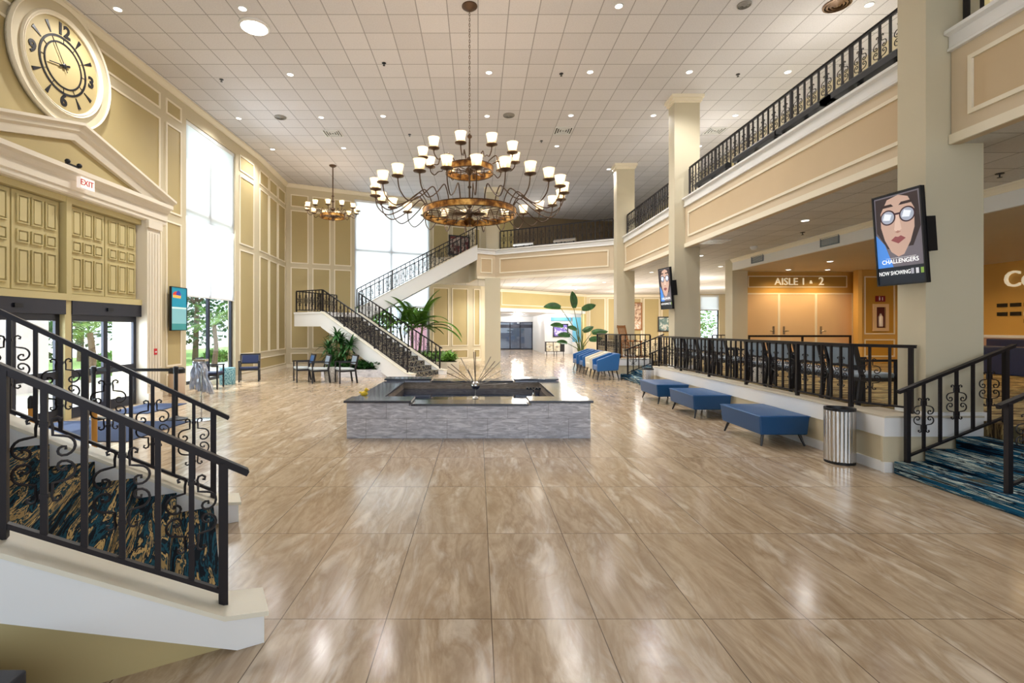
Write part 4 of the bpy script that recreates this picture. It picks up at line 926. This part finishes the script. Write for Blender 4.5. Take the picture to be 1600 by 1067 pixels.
for k in range(6):
    m = MB(); vs = []; x0 = -.14+k*.035; y0 = random.uniform(-.08, .08); W_ = 10
    L = 10
    for i in range(L+1):
        for j in range(5):
            z = 1.08-i*.052*(1+.15*k/5); vs.append((x0+(j-2)*.018+.012*math.sin(i*1.3+k)+i*.008*(k-1)*.6, y0+.02*math.sin(j*2.2+i*.8+k)+(j-2)*.012, z))
    fs = [(i*5+j, i*5+j+1, (i+1)*5+j+1, (i+1)*5+j) for i in range(L) for j in range(4)]
    o = m.add(vs, fs).build('plastic_bag', FOIL, ub_, True); so = o.modifiers.new('solid', 'SOLIDIFY'); so.thickness = .004
tag(bevel(MB().box(-7.5, -5.2, 7.3, 8.9, .0005, .014).build('floor_mat', MAT_), .004), 'large dark blue mat in front of the entrance doors', 'mat')
tag(bevel(MB().box(-7.38, -6.5, 9.7, 11.0, .0005, .014).build('floor_mat', MAT_), .004), 'smaller blue mat at the right entrance door', 'mat')
lb = thing('litter_bin', 'beige cylindrical litter bin with dark side against the left wall', 'bin', (-7.58, 12.4, 0))
MB().lathe([(.17, 0), (.18, .02), (.18, .58), (.17, .6)], 24).build('body', mat('beige_laminate', (200, 178, 156), .5), lb, True); MB().lathe([(.185, .56), (.185, .66), (.15, .7)], 24).build('lid', BLACKM, lb, True)
al = thing('fire_alarm_pull', 'small red fire alarm on the wall left of the screen', 'alarm', (XP, 11.3, 1.15)); MB().box(0, .03, -.05, .05, -.07, .07).build('housing', RED, al); MB().box(.03, .036, -.03, .03, -.02, .01).build('handle', WHITE, al)
def dispenser(x, label, h):
    t = thing('bollard', label, 'post', x, 0, 'honey wood posts by the doors'); MB().lathe([(.035, 0), (.035, h)], 12).build('shaft', mat('golden_wood', (190, 138, 60), .4), t, True); MB().lathe([(.04, h), (.04, h+.14), (.015, h+.18)], 12).build('top', BLACKM, t, True)
dispenser((-6.35, 7.0, 0), 'golden wood post with black top behind the left railing', .55); dispenser((-5.45, 7.0, 0), 'golden wood post with black top nearer the floor mat', .5)

# ------------------------------------------------------------------ screens, signs, pictures
def em_(name, col, st=.8): return mat(name, col, .3, emit=col, es=st, spec=.3)
def ell(cx, cz, rx, rz, n=28, a0=0, a1=360): return [(cx+rx*math.cos(math.radians(a0+(a1-a0)*k/n)), cz+rz*math.sin(math.radians(a0+(a1-a0)*k/n))) for k in range(n if a1-a0 == 360 else n+1)]
_pm = {}
def flat(t, nm, pts, col, lay, st=.8):
    k = (col, st)
    if k not in _pm: _pm[k] = em_('screen_tone', col, st)
    m = MB(); m.extr([(x, -.001*lay, z) for x, z in pts][::-1], (0, .0009, 0)); return m.build(nm, _pm[k], t)
def screen(name, label, loc, rot, W_, Hh, draw, arm=None):
    t = thing(name, label, 'screen', loc); t.rotation_euler = rot
    m = MB(); f_ = .018; m.box(-W_/2, W_/2, 0, .045, -Hh/2, Hh/2); o = m.build('housing', BLACKM, t); bevel(o, .004)
    m = MB(); 
    for b in ((-W_/2, -W_/2+f_, -Hh/2, Hh/2), (W_/2-f_, W_/2, -Hh/2, Hh/2), (-W_/2+f_, W_/2-f_, Hh/2-f_, Hh/2), (-W_/2+f_, W_/2-f_, -Hh/2, -Hh/2+f_)): m.box(b[0], b[1], -.016, 0, b[2], b[3])
    m.build('bezel', BLACKM, t); draw(t, W_/2-f_, Hh/2-f_)
    if arm: arm(t)
    return t
def portrait(t, w_, h_):
    flat(t, 'screen_image', [(-w_, -h_), (w_, -h_), (w_, h_), (-w_, h_)], (30, 34, 44), 2, .5)
    flat(t, 'screen_image', [(-w_, -h_*.62), (w_, -h_*.62), (w_, h_*.98), (-w_, h_*.98)], (104, 98, 106), 3, .6)
    flat(t, 'screen_image', [(-w_, -h_*.62), (-w_*.3, -h_*.62), (-w_*.62, -h_*.1), (-w_, h_*.15)], (70, 128, 206), 4, .7)
    flat(t, 'screen_image', [(-w_*.93, h_*.95), (-w_*.95, h_*.2), (-w_*.5, -h_*.2), (w_*.6, -h_*.2), (w_*.95, h_*.2), (w_*.9, h_*.95)], (52, 40, 42), 4, .5)
    face = [(-.72, .62), (-.74, .3), (-.6, .0), (-.34, -.28), (-.05, -.4), (.2, -.36), (.5, -.1), (.7, .2), (.74, .6), (.5, .88), (.1, .96), (-.4, .9)]
    flat(t, 'screen_image', [(x*w_, z*h_) for x, z in face], (186, 156, 142), 5, .6)
    flat(t, 'screen_image', [(x*w_, z*h_) for x, z in ((-.05, .52), (-.16, .2), (-.02, .15), (.16, .2), (.08, .52))], (206, 178, 164), 6, .6)
    for s in (-1, 1):
        cx = s*.42*w_; flat(t, 'screen_image', ell(cx+.02*w_, .5*h_, .34*w_, .17*h_), (58, 34, 44), 7, .5); flat(t, 'screen_image', ell(cx+.02*w_, .5*h_, .28*w_, .14*h_), (150, 156, 172), 8, .7)
        flat(t, 'screen_image', [(cx-.2*w_, .46*h_), (cx+.1*w_, .43*h_), (cx+.2*w_, .55*h_), (cx-.1*w_, .6*h_)], (210, 216, 226), 9, .8)
        flat(t, 'screen_image', [(cx-.32*w_, .73*h_), (cx+.3*w_, .73*h_), (cx+.2*w_, .79*h_), (cx-.2*w_, .79*h_)], (50, 34, 34), 9, .5)
    flat(t, 'screen_image', [(-.12*w_, .53*h_), (.14*w_, .53*h_), (.14*w_, .57*h_), (-.12*w_, .57*h_)], (58, 34, 44), 9, .5)
    flat(t, 'screen_image', [(x*w_, z*h_) for x, z in ((-.32, -.02), (0, -.11), (.32, -.01), (.12, .06), (.0, .035), (-.12, .055))], (138, 74, 78), 9, .5)
    flat(t, 'screen_image', [(x*w_, z*h_) for x, z in ((-.12, .15), (.0, .12), (.14, .15), (.0, .18))], (160, 116, 104), 9, .6)
    WT = em_('screen_white_text', (240, 240, 240), 1.0)
    def tx(body, x, z, s, sx=1.0, col=None):
        o = text('screen_text', body, (0, 0, 0), (1, 0, 0), (0, 0, 1), s, col or WT, None, .0004, sx=sx); o.parent = t
        o.matrix_basis = Matrix(((sx, 0, 0, x), (0, 0, -1, -.014), (0, 1, 0, z), (0, 0, 0, 1)))
    tx('CHALLENGERS', .02*w_, -.50*h_, w_*.26, .92); tx('NOW SHOWING', -.25*w_, -.76*h_, w_*.25, .72)
    flat(t, 'screen_image', [(-w_*.6, -h_*.42), (w_*.7, -h_*.42), (w_*.7, -h_*.425), (-w_*.6, -h_*.425)], (220, 220, 220), 9, .9)
    for i, c in enumerate(((150, 150, 160), (190, 190, 196), (120, 150, 70))): x = .45*w_+i*.2*w_; flat(t, 'screen_image', [(x, -.81*h_), (x+.12*w_, -.81*h_), (x+.12*w_, -.69*h_), (x, -.69*h_)], c, 9, .7)
def seascape(t, w_, h_):
    for i, (a, b, c) in enumerate(((-1, -.7, (60, 130, 130)), (-.7, .0, (120, 170, 176)), (.0, .08, (190, 214, 210)), (.08, 1, (30, 130, 156)))): flat(t, 'screen_image', [(-w_, a*h_), (w_, a*h_), (w_, b*h_), (-w_, b*h_)], c, 3, .5)
    flat(t, 'screen_image', [(-w_*.8, .52*h_), (.2*w_, .5*h_), (.25*w_, .62*h_), (-.8*w_, .66*h_)], (230, 160, 70), 5, .6); flat(t, 'screen_image', ell(-.3*w_, .64*h_, .55*w_, .18*h_, 14, 0, 180), (190, 60, 50), 6, .5); flat(t, 'screen_image', ell(-.1*w_, .64*h_, .3*w_, .22*h_, 14, 0, 180), (50, 60, 150), 7, .5)
def arm1(t):
    m = MB(); m.box(.20, .24, .045, .14, -.2, .2); m.box(-.1, .3, .05, .075, -.06, .06); m.tube([(.22, .05, .12), (.3, .1, .12)], .015, 6); m.tube([(.22, .05, -.12), (.3, .1, -.12)], .015, 6); m.box(.28, .31, .03, .15, -.2, .2); m.build('mount_bracket', BLACKM, t)
screen('hanging_screen', 'large portrait screen with a face in round glasses on the nearest big pillar', (5.08, 5.95, 2.77), (.08, 0, math.atan2(-.99, .14)), .60, 1.12, portrait, arm1)
screen('hanging_screen', 'smaller looking portrait screen with a face on the second pillar', (5.08, 13.35, 2.76), (.08, 0, math.atan2(-.99, .14)), .60, 1.12, portrait, arm1)
screen('wall_screen', 'slim portrait screen with teal sea picture on the left wall', (XL+.17, 12.82, 2.19), (0, 0, PI/2), .68, 1.13, seascape, lambda t: MB().box(-.12, .12, .045, .16, -.15, .15).build('mount_bracket', BLACKM, t))

LET = mat('white_sign_letters', (250, 240, 214), .4, emit=(255, 240, 205), es=.35)
lt = thing('aisle_sign', 'raised AISLE 1 & 2 lettering above the theatre doors', 'sign', (10.3, 15.88, 3.19))
text('lettering', 'AISLE 1', (10.05, 15.868, 3.18), (1, 0, 0), (0, 0, 1), .32, LET, lt, .015); text('lettering', '&', (10.72, 15.868, 3.17), (1, 0, 0), (0, 0, 1), .15, LET, lt, .015); text('lettering', '2', (11.05, 15.868, 3.19), (1, 0, 0), (0, 0, 1), .36, LET, lt, .015)
ce = thing('wall_lettering', 'large raised letters starting Ce on the amber wall at right edge', 'sign', (14.48, 13.4, 3.1))
text('lettering', 'Ce', (14.47, 13.2, 3.0), (0, -1, 0), (0, 0, 1), .62, LET, ce, .03)
PLQ = mat('dark_plaque', (44, 42, 36), .35, .4)
k = 0
for r_, z in enumerate((2.32, 2.08, 1.88)):
    for c_ in range(3 if r_ < 2 else 1):
        Y_ = 13.62-(c_ if r_ < 2 else 2)*.34; k += 1
        t = MB().box(14.47, 14.498, Y_-.13, Y_+.13, z-.05, z+.05).build('wall_plaque', WHITE if (r_ == 1 and c_ == 2) else PLQ)
        tag(t, '%s small plaque on the amber wall, %s row, %s' % ('white' if (r_ == 1 and c_ == 2) else 'dark', ('top', 'middle', 'bottom')[r_], ('left', 'middle', 'right')[c_] if r_ < 2 else 'under the white one'), 'plaque', 'plaques under the wall letters')
# theatre doors
for i in range(3):
    x0 = 8.52+i*1.19; d = MB().box(x0, x0+1.12, 15.85, 15.9, .6, 2.78).build('door_%d' % (i+3), DOORP); d['kind'] = 'structure'
    MB().box(x0-.035, x0, 15.84, 15.9, .6, 2.82).box(x0+1.12, x0+1.155, 15.84, 15.9, .6, 2.82).box(x0, x0+1.12, 15.84, 15.9, 2.78, 2.82).build('door_frame', MOULD, d)
    hx = x0+(.98 if i == 0 else .12); s = -1 if i == 0 else 1
    h = MB(); h.box(hx-.03, hx+.03, 15.835, 15.85, 1.5, 1.75); h.tube([(hx, 15.85, 1.6), (hx, 15.80, 1.6), (hx+s*.14, 15.80, 1.6)], .012, 6); h.build('door_handle', CHROME, d, True)
tag(MB().box(8.52, 11.75, 15.5, 15.56, 1.41, 1.47).box(8.52, 8.56, 15.5, 15.56, .6, 1.41).box(11.71, 11.75, 15.5, 15.56, .6, 1.41).box(10.2, 10.24, 15.5, 15.56, .6, 1.41).build('guard_rail', IRON), 'dark horizontal guard rail in front of the theatre doors', 'railing')
fe = thing('fire_extinguisher_cabinet', 'cream wall cabinet with a fire extinguisher in its window', 'cabinet', (12.47, 15.3, 2.02))
m = MB(); m.box(-.24, .24, -.06, 0, -.42, -.32).box(-.24, .24, -.06, 0, .32, .42).box(-.24, -.14, -.06, 0, -.32, .32).box(.14, .24, -.06, 0, -.32, .32); m.build('cabinet_frame', DOORP, fe)
MB().box(-.14, .14, -.01, 0, -.32, .32).build('back_panel', mat('cabinet_dark_red', (90, 30, 30), .5), fe); m = MB().lathe([(.06, -.28), (.065, -.26), (.065, .02), (.03, .08), (.02, .12)], 14, (0, -.03, 0)); m.build('extinguisher', mat('pale_cylinder', (226, 216, 210), .3), fe, True)
fs_ = thing('fire_equipment_sign', 'small dark red sign with two white symbols above the extinguisher cabinet', 'sign', (12.47, 15.29, 2.60)); MB().box(-.15, .15, -.02, 0, -.09, .09).build('sign_plate', mat('deep_red', (136, 22, 40), .4), fs_); MB().box(-.05, -.01, -.024, -.02, -.05, .04).box(.05, .075, -.024, -.02, -.05, .05).box(-.045, -.02, -.024, -.02, .05, .07).build('symbols', WHITE, fs_)
def picture(name, label, A, rz, W_, Hh, fm, cols):
    t = thing(name, label, 'picture', A, rz); m = MB(); f_ = .07
    for b in ((-W_/2, -W_/2+f_, -Hh/2, Hh/2), (W_/2-f_, W_/2, -Hh/2, Hh/2), (-W_/2+f_, W_/2-f_, Hh/2-f_, Hh/2), (-W_/2+f_, W_/2-f_, -Hh/2, -Hh/2+f_)): m.box(b[0], b[1], -.05, 0, b[2], b[3])
    m.build('picture_frame', fm, t); mt = mat('print_'+name, cols[0], .4); q = NT(mt); q.base(q.ramp(q.noise(q.coord(), 3.2, 3, .6, .4), [(i/len(cols)*.5+.28, c) for i, c in enumerate(cols)], 'CONSTANT'))
    MB().box(-W_/2+f_, W_/2-f_, -.02, -.001, -Hh/2+f_, Hh/2-f_).build('print', mt, t)
picture('framed_print', 'tall brown-framed print on the far wall beside the third pillar', (9.95, 31.27, 2.45), 0, .9, 1.75, WOODM, [(224, 218, 210), (206, 176, 150), (150, 116, 96), (232, 226, 220)])
picture('framed_print', 'black-framed print on the far wall left of the second pillar', (11.95, 31.27, 1.95), 0, 1.1, .95, BLACKW, [(70, 96, 104), (120, 150, 150), (214, 220, 216), (186, 140, 136)])
picture('purple_painting', 'purple and white abstract painting at the end of the hallway', (5.45, 32.59, 1.55), 0, 1.0, .88, BLACKW, [(96, 84, 170), (140, 120, 206), (214, 208, 240), (90, 70, 150)])
M_, L_ = frame(BA, BB); pp = M_ @ Vector((ub(717), -.03, 5.85)); picture('red_painting', 'dark red floral painting at the top of the stair', pp, math.atan2(.446, .895), 1.15, 1.0, BLACKW, [(90, 30, 36), (190, 170, 160), (120, 40, 46), (60, 24, 30)])

# hallway things
cb = thing('sideboard', 'dark sideboard with two pale patterned doors in the hallway', 'cabinet', (4.75, 30.6, 0), 0)
MB().box(-.58, .58, -.22, .22, .24, .86).build('body', BLACKW, cb); PD = mat('pale_pattern_door', (214, 208, 190), .5); q = NT(PD); q.base(q.ramp(q.noise(q.coord(), 7, 3), [(.4, (196, 186, 160)), (.55, (232, 228, 214))]))
for x in (-.54, -.10): d = MB().box(x, x+.40, -.235, -.22, .28, .82).build('door', PD, cb); MB().box(x+.15, x+.25, -.25, -.235, .5, .6).build('handle_plate', CHROME, d)
for x in (-.52, -.06, .1, .52):
    MB().box(x-.02, x+.02, -.2, -.16, 0, .24).build('leg', BLACKW, cb)
BLB = mat('sky_blue_panel', (110, 190, 226), .4); tag(MB().box(4.6, 6.1, 32.4, 32.58, 2.18, 2.4).build('blue_banner', mat('teal_blue_board', (90, 164, 190), .5)), 'long teal blue board above the hallway alcove', 'sign')
kx = thing('blue_display', 'tall sky blue display with white base at the end of the hallway', 'display', (6.5, 32.2, 0)); MB().box(-.3, .3, -.12, .2, .8, 2.4).build('blue_panel', BLB, kx); MB().box(-.33, .33, -.2, .22, 0, .8).build('base_cabinet', WHITE, kx)
gd_ = MB(); 
for x in (1.72, 2.55, 3.35, 4.3): gd_.box(x-.04, x+.04, 39.2, 39.28, 0, 2.2)
gd_.box(1.7, 4.35, 39.2, 39.28, 1.72, 1.98).box(1.7, 4.35, 39.2, 39.28, 2.14, 2.2).box(1.7, 4.35, 39.2, 39.28, 0, .1)
g_ = gd_.build('door_6', DOORF); g_['kind'] = 'structure'; MB().box(1.72, 4.3, 39.235, 39.245, .1, 2.14).build('glass_pane', GLASS, g_)
sofa = thing('booth_sofa', 'dark blue booth bench along the amber wall at right edge', 'sofa', (13.7, 11.2, .6)); o = MB().box(-.5, .1, -2.2, 2.2, 0, .42).build('seat', NAVY, sofa); bevel(o, .03, 3); o = MB().box(.1, .3, -2.2, 2.2, 0, .8).build('backrest', NAVY, sofa); bevel(o, .03, 3)
o = MB().box(12.2, 12.8, 9.6, 12.6, .6, 1.25).build('counter', NAVY); tag(o, 'low navy counter on the platform at the right edge', 'counter'); bevel(o, .02)

# ------------------------------------------------------------------ plants
def strap(m, base, d, L, w_, droop, n=6, fold=.25, side=None):
    p = Vector(base); d = Vector(d).normalized(); side = d.cross(Vector((0, 0, 1))) if side is None else Vector(side)-d*d.dot(Vector(side))
    if side.length < .05: side = Vector((random.uniform(-1, 1), random.uniform(-1, 1), 0))
    side.normalize(); vs = []; st = L/n
    for i in range(n+1):
        t_ = i/n; ww = w_*math.sin(PI*min(1, .12+t_*.88))**.7*(1 if i < n else .05)
        up = side.cross(d).normalized()
        vs += [p-side*ww/2+up*ww*fold*.5, p, p+side*ww/2+up*ww*fold*.5]
        p = p+d*st; d = (d+Vector((0, 0, -droop*st))).normalized()
    m.add(vs, [(i*3+k, i*3+k+1, (i+1)*3+k+1, (i+1)*3+k) for i in range(n) for k in range(2)]); return p
def frond(m, base, d, L, droop, nl=30, ll=.46, lw=.058):
    p = Vector(base); d = Vector(d).normalized(); st = L/nl; path = [p.copy()]
    for i in range(nl):
        t_ = (i+1)/nl; p = p+d*st; path.append(p.copy()); d = (d+Vector((0, 0, -droop*st*(0.4+t_)))).normalized()
        side = d.cross(Vector((0, 0, 1)))
        if side.length < .05: side = Vector((1, 0, 0))
        side.normalize()
        if i > 2:
            l = ll*math.sin(PI*min(.97, .18+t_*.8))
            for s in (-1, 1): strap(m, p, side*s*.8+d*.75+Vector((0, 0, .12)), l, lw, 1.6, 3, .3)
    m.tube(path, [.014*(1-.8*i/nl) for i in range(nl+1)], 4)
def rnd(a, b): return random.uniform(a, b)
random.seed(11)
# palm behind the lower flight
pt = thing('palm', 'large green palm behind the lower flight of the grand stair', 'plant', (-2.75, 20.6, .4))
m = MB()
for b in ((0, 0), (-.35, .2), (.25, .15)): m.tube([(b[0], b[1], 0), (b[0]*1.3, b[1], .7), (b[0]*1.6, b[1], 1.3)], [.07, .05, .04], 7)
m.build('trunk', STEM, pt, True); m = MB()
for k in range(26):
    a = k*2.4+rnd(-.2, .2); e = rnd(.25, 1.25); b = [(0, 0), (-.56, .2), (.4, .15)][k % 3]
    frond(m, (b[0], b[1], 1.25), (math.cos(a)*math.cos(e), math.sin(a)*math.cos(e)*.7, math.sin(e)), rnd(1.3, 1.75), 1.1)
frond(m, (.4, .15, 1.25), (.86, -.1, .6), 2.0, 1.25); frond(m, (.4, .15, 1.2), (.95, -.1, .35), 1.9, 1.0); frond(m, (0, 0, 1.25), (-.5, 0, .9), 1.9, .7); frond(m, (.2, 0, 1.25), (.3, 0, .95), 1.9, .7)
m.build('fronds', LEAF2, pt)
# dracaena in front of the planter
dr = thing('dracaena', 'dark green dracaena with strap leaves behind the waiting chairs', 'plant', (-4.95, 17.35, .28)); m = MB(); tops = []
for k, (x, y, h) in enumerate(((-.2, 0, .45), (.1, .1, .95), (.25, -.1, .6), (0, -.1, 1.15), (-.35, .1, .75), (.45, 0, .85), (.15, 0, .25), (-.1, .1, .2))): m.tube([(x*.3, y, 0), (x, y, h)], .022, 6); tops.append((x, y, h))
m.build('stems', STEM, dr, True); m = MB()
for x, y, h in tops:
    for k in range(44): a = rnd(0, 2*PI); e = rnd(-.1, 1.3); strap(m, (x, y, h-rnd(0, .2)), (math.cos(a)*math.cos(e), math.sin(a)*math.cos(e), math.sin(e)), rnd(.35, .6), .07, 2.6, 5)
m.build('leaves', LEAF, dr)
def groundcover(name, label, poly_pts, z, n, mt, hgt=.35, lw=.1):
    m = MB()
    for k in range(n):
        a, b, c = random.choice(poly_pts); u, v = rnd(0, 1), rnd(0, 1)
        if u+v > 1: u, v = 1-u, 1-v
        p = Vector(a)+(Vector(b)-Vector(a))*u+(Vector(c)-Vector(a))*v; an = rnd(0, 2*PI)
        strap(m, (p.x, p.y, z+rnd(0, hgt*.6)), (math.cos(an), math.sin(an), rnd(.1, 1.4)), rnd(.15, .3), lw, 2.2, 3)
    o = m.build(name, mt); tag(o, label, 'plants', kind='stuff')
pl1 = [(-5.4, 16.95), (-3.15, 16.95), (-3.7, 19.1), (-5.2, 19.9)]
t = thing('planter', 'low white marble planter under the lower stair flight', 'planter', (0, 0, 0)); MB().prism(pl1, 0, .26).build('marble_wall', MARBW, t); MB().prism([(-5.3, 17.05), (-3.22, 17.05), (-3.75, 19.0), (-5.15, 19.8)], .262, .275).build('soil', SOIL, t)
groundcover('ground_cover', 'green leafy ground cover filling the marble planter', [((-5.3, 17.05, 0), (-3.3, 17.02, 0), (-5.1, 17.9, 0)), ((-3.3, 17.02, 0), (-5.1, 17.9, 0), (-4.2, 17.9, 0))], .27, 650, LEAF, .30)
pl2 = [(-1.15, 18.4), (-.72, 18.6), (-1.2, 22.2), (-4.2, 21.2), (-4.0, 20.2)]
t = thing('planter', 'low stone planter behind the lower stair flight', 'planter'); MB().prism(pl2, 0, .40).build('stone_wall', CURBT, t); MB().prism([(-1.25, 18.75), (-.82, 18.85), (-1.3, 22.05), (-4.0, 21.1), (-3.8, 20.3)], .401, .41).build('soil', SOIL, t)
groundcover('ground_cover', 'low green plants in the stone planter beside the stair foot', [((-1.25, 18.75, 0), (-.85, 18.9, 0), (-1.3, 21.9, 0)), ((-1.25, 18.75, 0), (-3.8, 20.4, 0), (-1.3, 21.9, 0)), ((-3.9, 21.0, 0), (-3.8, 20.4, 0), (-1.3, 21.9, 0))], .41, 700, LEAF2, .35)
# strelitzia
bs = thing('banana_plant', 'tall potted bird of paradise plant behind the row of tub chairs', 'plant', (4.40, 21.0, 0))
MB().lathe([(.2, 0), (.26, .38), (.28, .40), (.25, .40), (.24, .36), (.02, .36)], 20, cap=False).build('pot', mat('grey_pot', (120, 116, 110), .6), bs, True); m = MB(); l = MB()
for dx, dy, h, ln_, w_, tx in ((-.9, -.1, 2.55, .75, .36, -1), (-.32, 0, 2.55, .75, .36, -.05), (.0, -.1, 2.5, .62, .34, .5), (-.75, .1, 1.75, .6, .28, -.9), (.45, 0, 1.5, .75, .32, .9), (-.5, -.1, 1.35, .55, .26, -1), (.3, -.15, 1.2, .6, .28, .9), (-.6, 0, 1.05, .5, .22, -1), (.1, .1, 1.55, .55, .28, .4), (-.2, -.1, 1.6, .5, .26, -.6)):
    b = Vector((rnd(-.06, .06), rnd(-.06, .06), .36)); tp = Vector((dx, dy, h)); mid = (b+tp)/2+Vector((-dx*.22, 0, .12)); m.tube([b, (b*.6+mid*.4), mid, (mid*.45+tp*.55), tp], [.03, .026, .02, .015, .011], 6)
    strap(l, tp, Vector((tx, rnd(-.2, .2), .25 if abs(tx) > .3 else 1)), ln_, w_, .6, 8, .35, (-.25*abs(tx) if abs(tx) > .3 else 1, .45, .8))
m.build('stems', STEM, bs, True); l.build('leaves', LEAF, bs)

# ------------------------------------------------------------------ outdoors
struct('ground_outside', MB().box(-70, 60, -30, 90, -.12, -.07), CONC, 'pale paved ground outside', 'ground')
tag(MB().box(-24, -13.5, -5, 60, -.068, -.05).build('lawn', mat('lawn_green', (120, 158, 78), .95)), 'green lawn strip outside the entrance', 'lawn')
tag(MB().box(-13, -2, 27, 29, -.068, -.05).build('lawn', mat('lawn_green_rear', (120, 158, 78), .95)), 'green lawn strip outside the rear window', 'lawn')
def tree(x, y, h, r, label, n=1500, lf=.34, mt=LEAF, cat='tree'):
    t = thing('tree', label, cat, (x, y, -.049), 0, 'trees outside'); m = MB(); m.tube([(0, 0, 0), (.1, 0, h*.45), (0, .1, h*.75)], [.16, .12, .05], 7)
    for k in range(5): a = k*1.3; m.tube([(0.05, 0, h*.5), (math.cos(a)*r*.6, math.sin(a)*r*.6, h*.75)], [.07, .03], 5)
    m.build('trunk', BARK, t, True); m = MB()
    for k in range(n):
        while True:
            p = Vector((rnd(-1, 1), rnd(-1, 1), rnd(-1, 1)))
            if .35 < p.length < 1: break
        c = Vector((p.x*r, p.y*r, h*.56+p.z*h*.46)); a = Vector((rnd(-1, 1), rnd(-1, 1), rnd(-.6, .6))).normalized()*lf*rnd(.5, 1); b = a.orthogonal().normalized()*lf*.3
        m.add([c-a/2, c+b, c+a/2, c-b], [(0, 1, 2, 3)])
    m.build('crown', mt, t)
def outpalm(x, y, h, label):
    t = thing('palm_tree', label, 'palm tree', (x, y, -.07), 0, 'palms outside'); MB().tube([(0, 0, 0), (.1, 0, h*.5), (0, 0, h)], [.14, .1, .09], 8).build('trunk', BARK, t, True); m = MB()
    for k in range(14): a = k*2.4; e = rnd(.1, 1.1); frond(m, (0, 0, h), (math.cos(a)*math.cos(e), math.sin(a)*math.cos(e), math.sin(e)), rnd(1.3, 1.8), .9, 16, .5)
    m.build('fronds', LEAF2, t)
random.seed(5)
for x, y, h, r, s_ in ((-17, 19, 5.5, 2.2, 'leafy tree outside seen through the right entrance door'), (-21, 26, 7, 3, 'tall leafy tree outside beyond the entrance'), (-15.5, 27, 6, 2.4, 'leafy tree outside seen through the left wall window'), (-21, 33, 8, 2.6, 'far tall tree outside the left window'), (-24, 19, 7, 3, 'big tree outside behind the left entrance door'), (-16, 38, 6, 2.4, 'rear tree outside near the left corner')): tree(x, y, h, r, s_)
for x, y, h, r, s_ in ((-6.6, 30, 3.6, 1.5, 'leafy tree outside the rear window at left'), (-3.4, 32.5, 4.2, 1.6, 'leafy tree outside the rear window at centre'), (15.4, 36.5, 4.5, 2.2, 'leafy tree outside the far right window')): tree(x, y, h, r, s_, 1300, .3, LEAF2)
outpalm(-12.0, 22.4, 1.9, 'small palm outside the left wall window'); outpalm(-12.6, 16.0, 1.6, 'small palm outside the entrance doors')
def shrub(x, y, r, label):
    m = MB()
    for k in range(500):
        p = Vector((rnd(-1, 1), rnd(-1, 1), rnd(0, 1))).normalized()*rnd(.6, 1)*r; c = Vector((x, y, -.07))+p; a = Vector((rnd(-1, 1), rnd(-1, 1), rnd(-1, 1))).normalized()*.12; b = a.orthogonal().normalized()*.05; m.add([c-a, c+b, c+a, c-b], [(0, 1, 2, 3)])
    tag(m.build('shrub', LEAF2), label, 'shrub', 'shrubs outside')
shrub(-14.2, 14.6, .8, 'round shrub outside the left entrance door'); shrub(-13.8, 26.0, .7, 'round shrub outside the left window'); shrub(-14.5, 19.5, .9, 'round shrub outside the right entrance door'); shrub(-5.2, 28.4, .8, 'shrub outside the rear window')
tag(MB().box(-12.8, -12.2, 12.2, 14.0, -.07, 3.2).build('garden_wall', mat('lavender_white_wall', (226, 220, 232), .8)), 'pale lavender wall outside the left entrance door', 'wall')
PK = mat('pink_painted_board', (246, 190, 220), .6); m = MB(); xs = [(-3.75, -.07), (-2.75, -.07)]+[(-3.25+.5*math.cos(PI*k/14), 1.55+.5*math.sin(PI*k/14)) for k in range(15)]
m.extr([(x, 27.0, z) for x, z in xs], (0, .15, 0)); tag(m.build('pink_arch_panel', PK), 'pink round-topped panel outside the rear window', 'panel')
tag(MB().box(-.5, 7, 42.2, 42.5, -.07, 3.4).build('dark_backdrop', mat('backdrop_slate', (70, 78, 98), .5)), 'dark backdrop added beyond the far glass doors', 'backdrop')  # box added outside so the far glass doors look dark
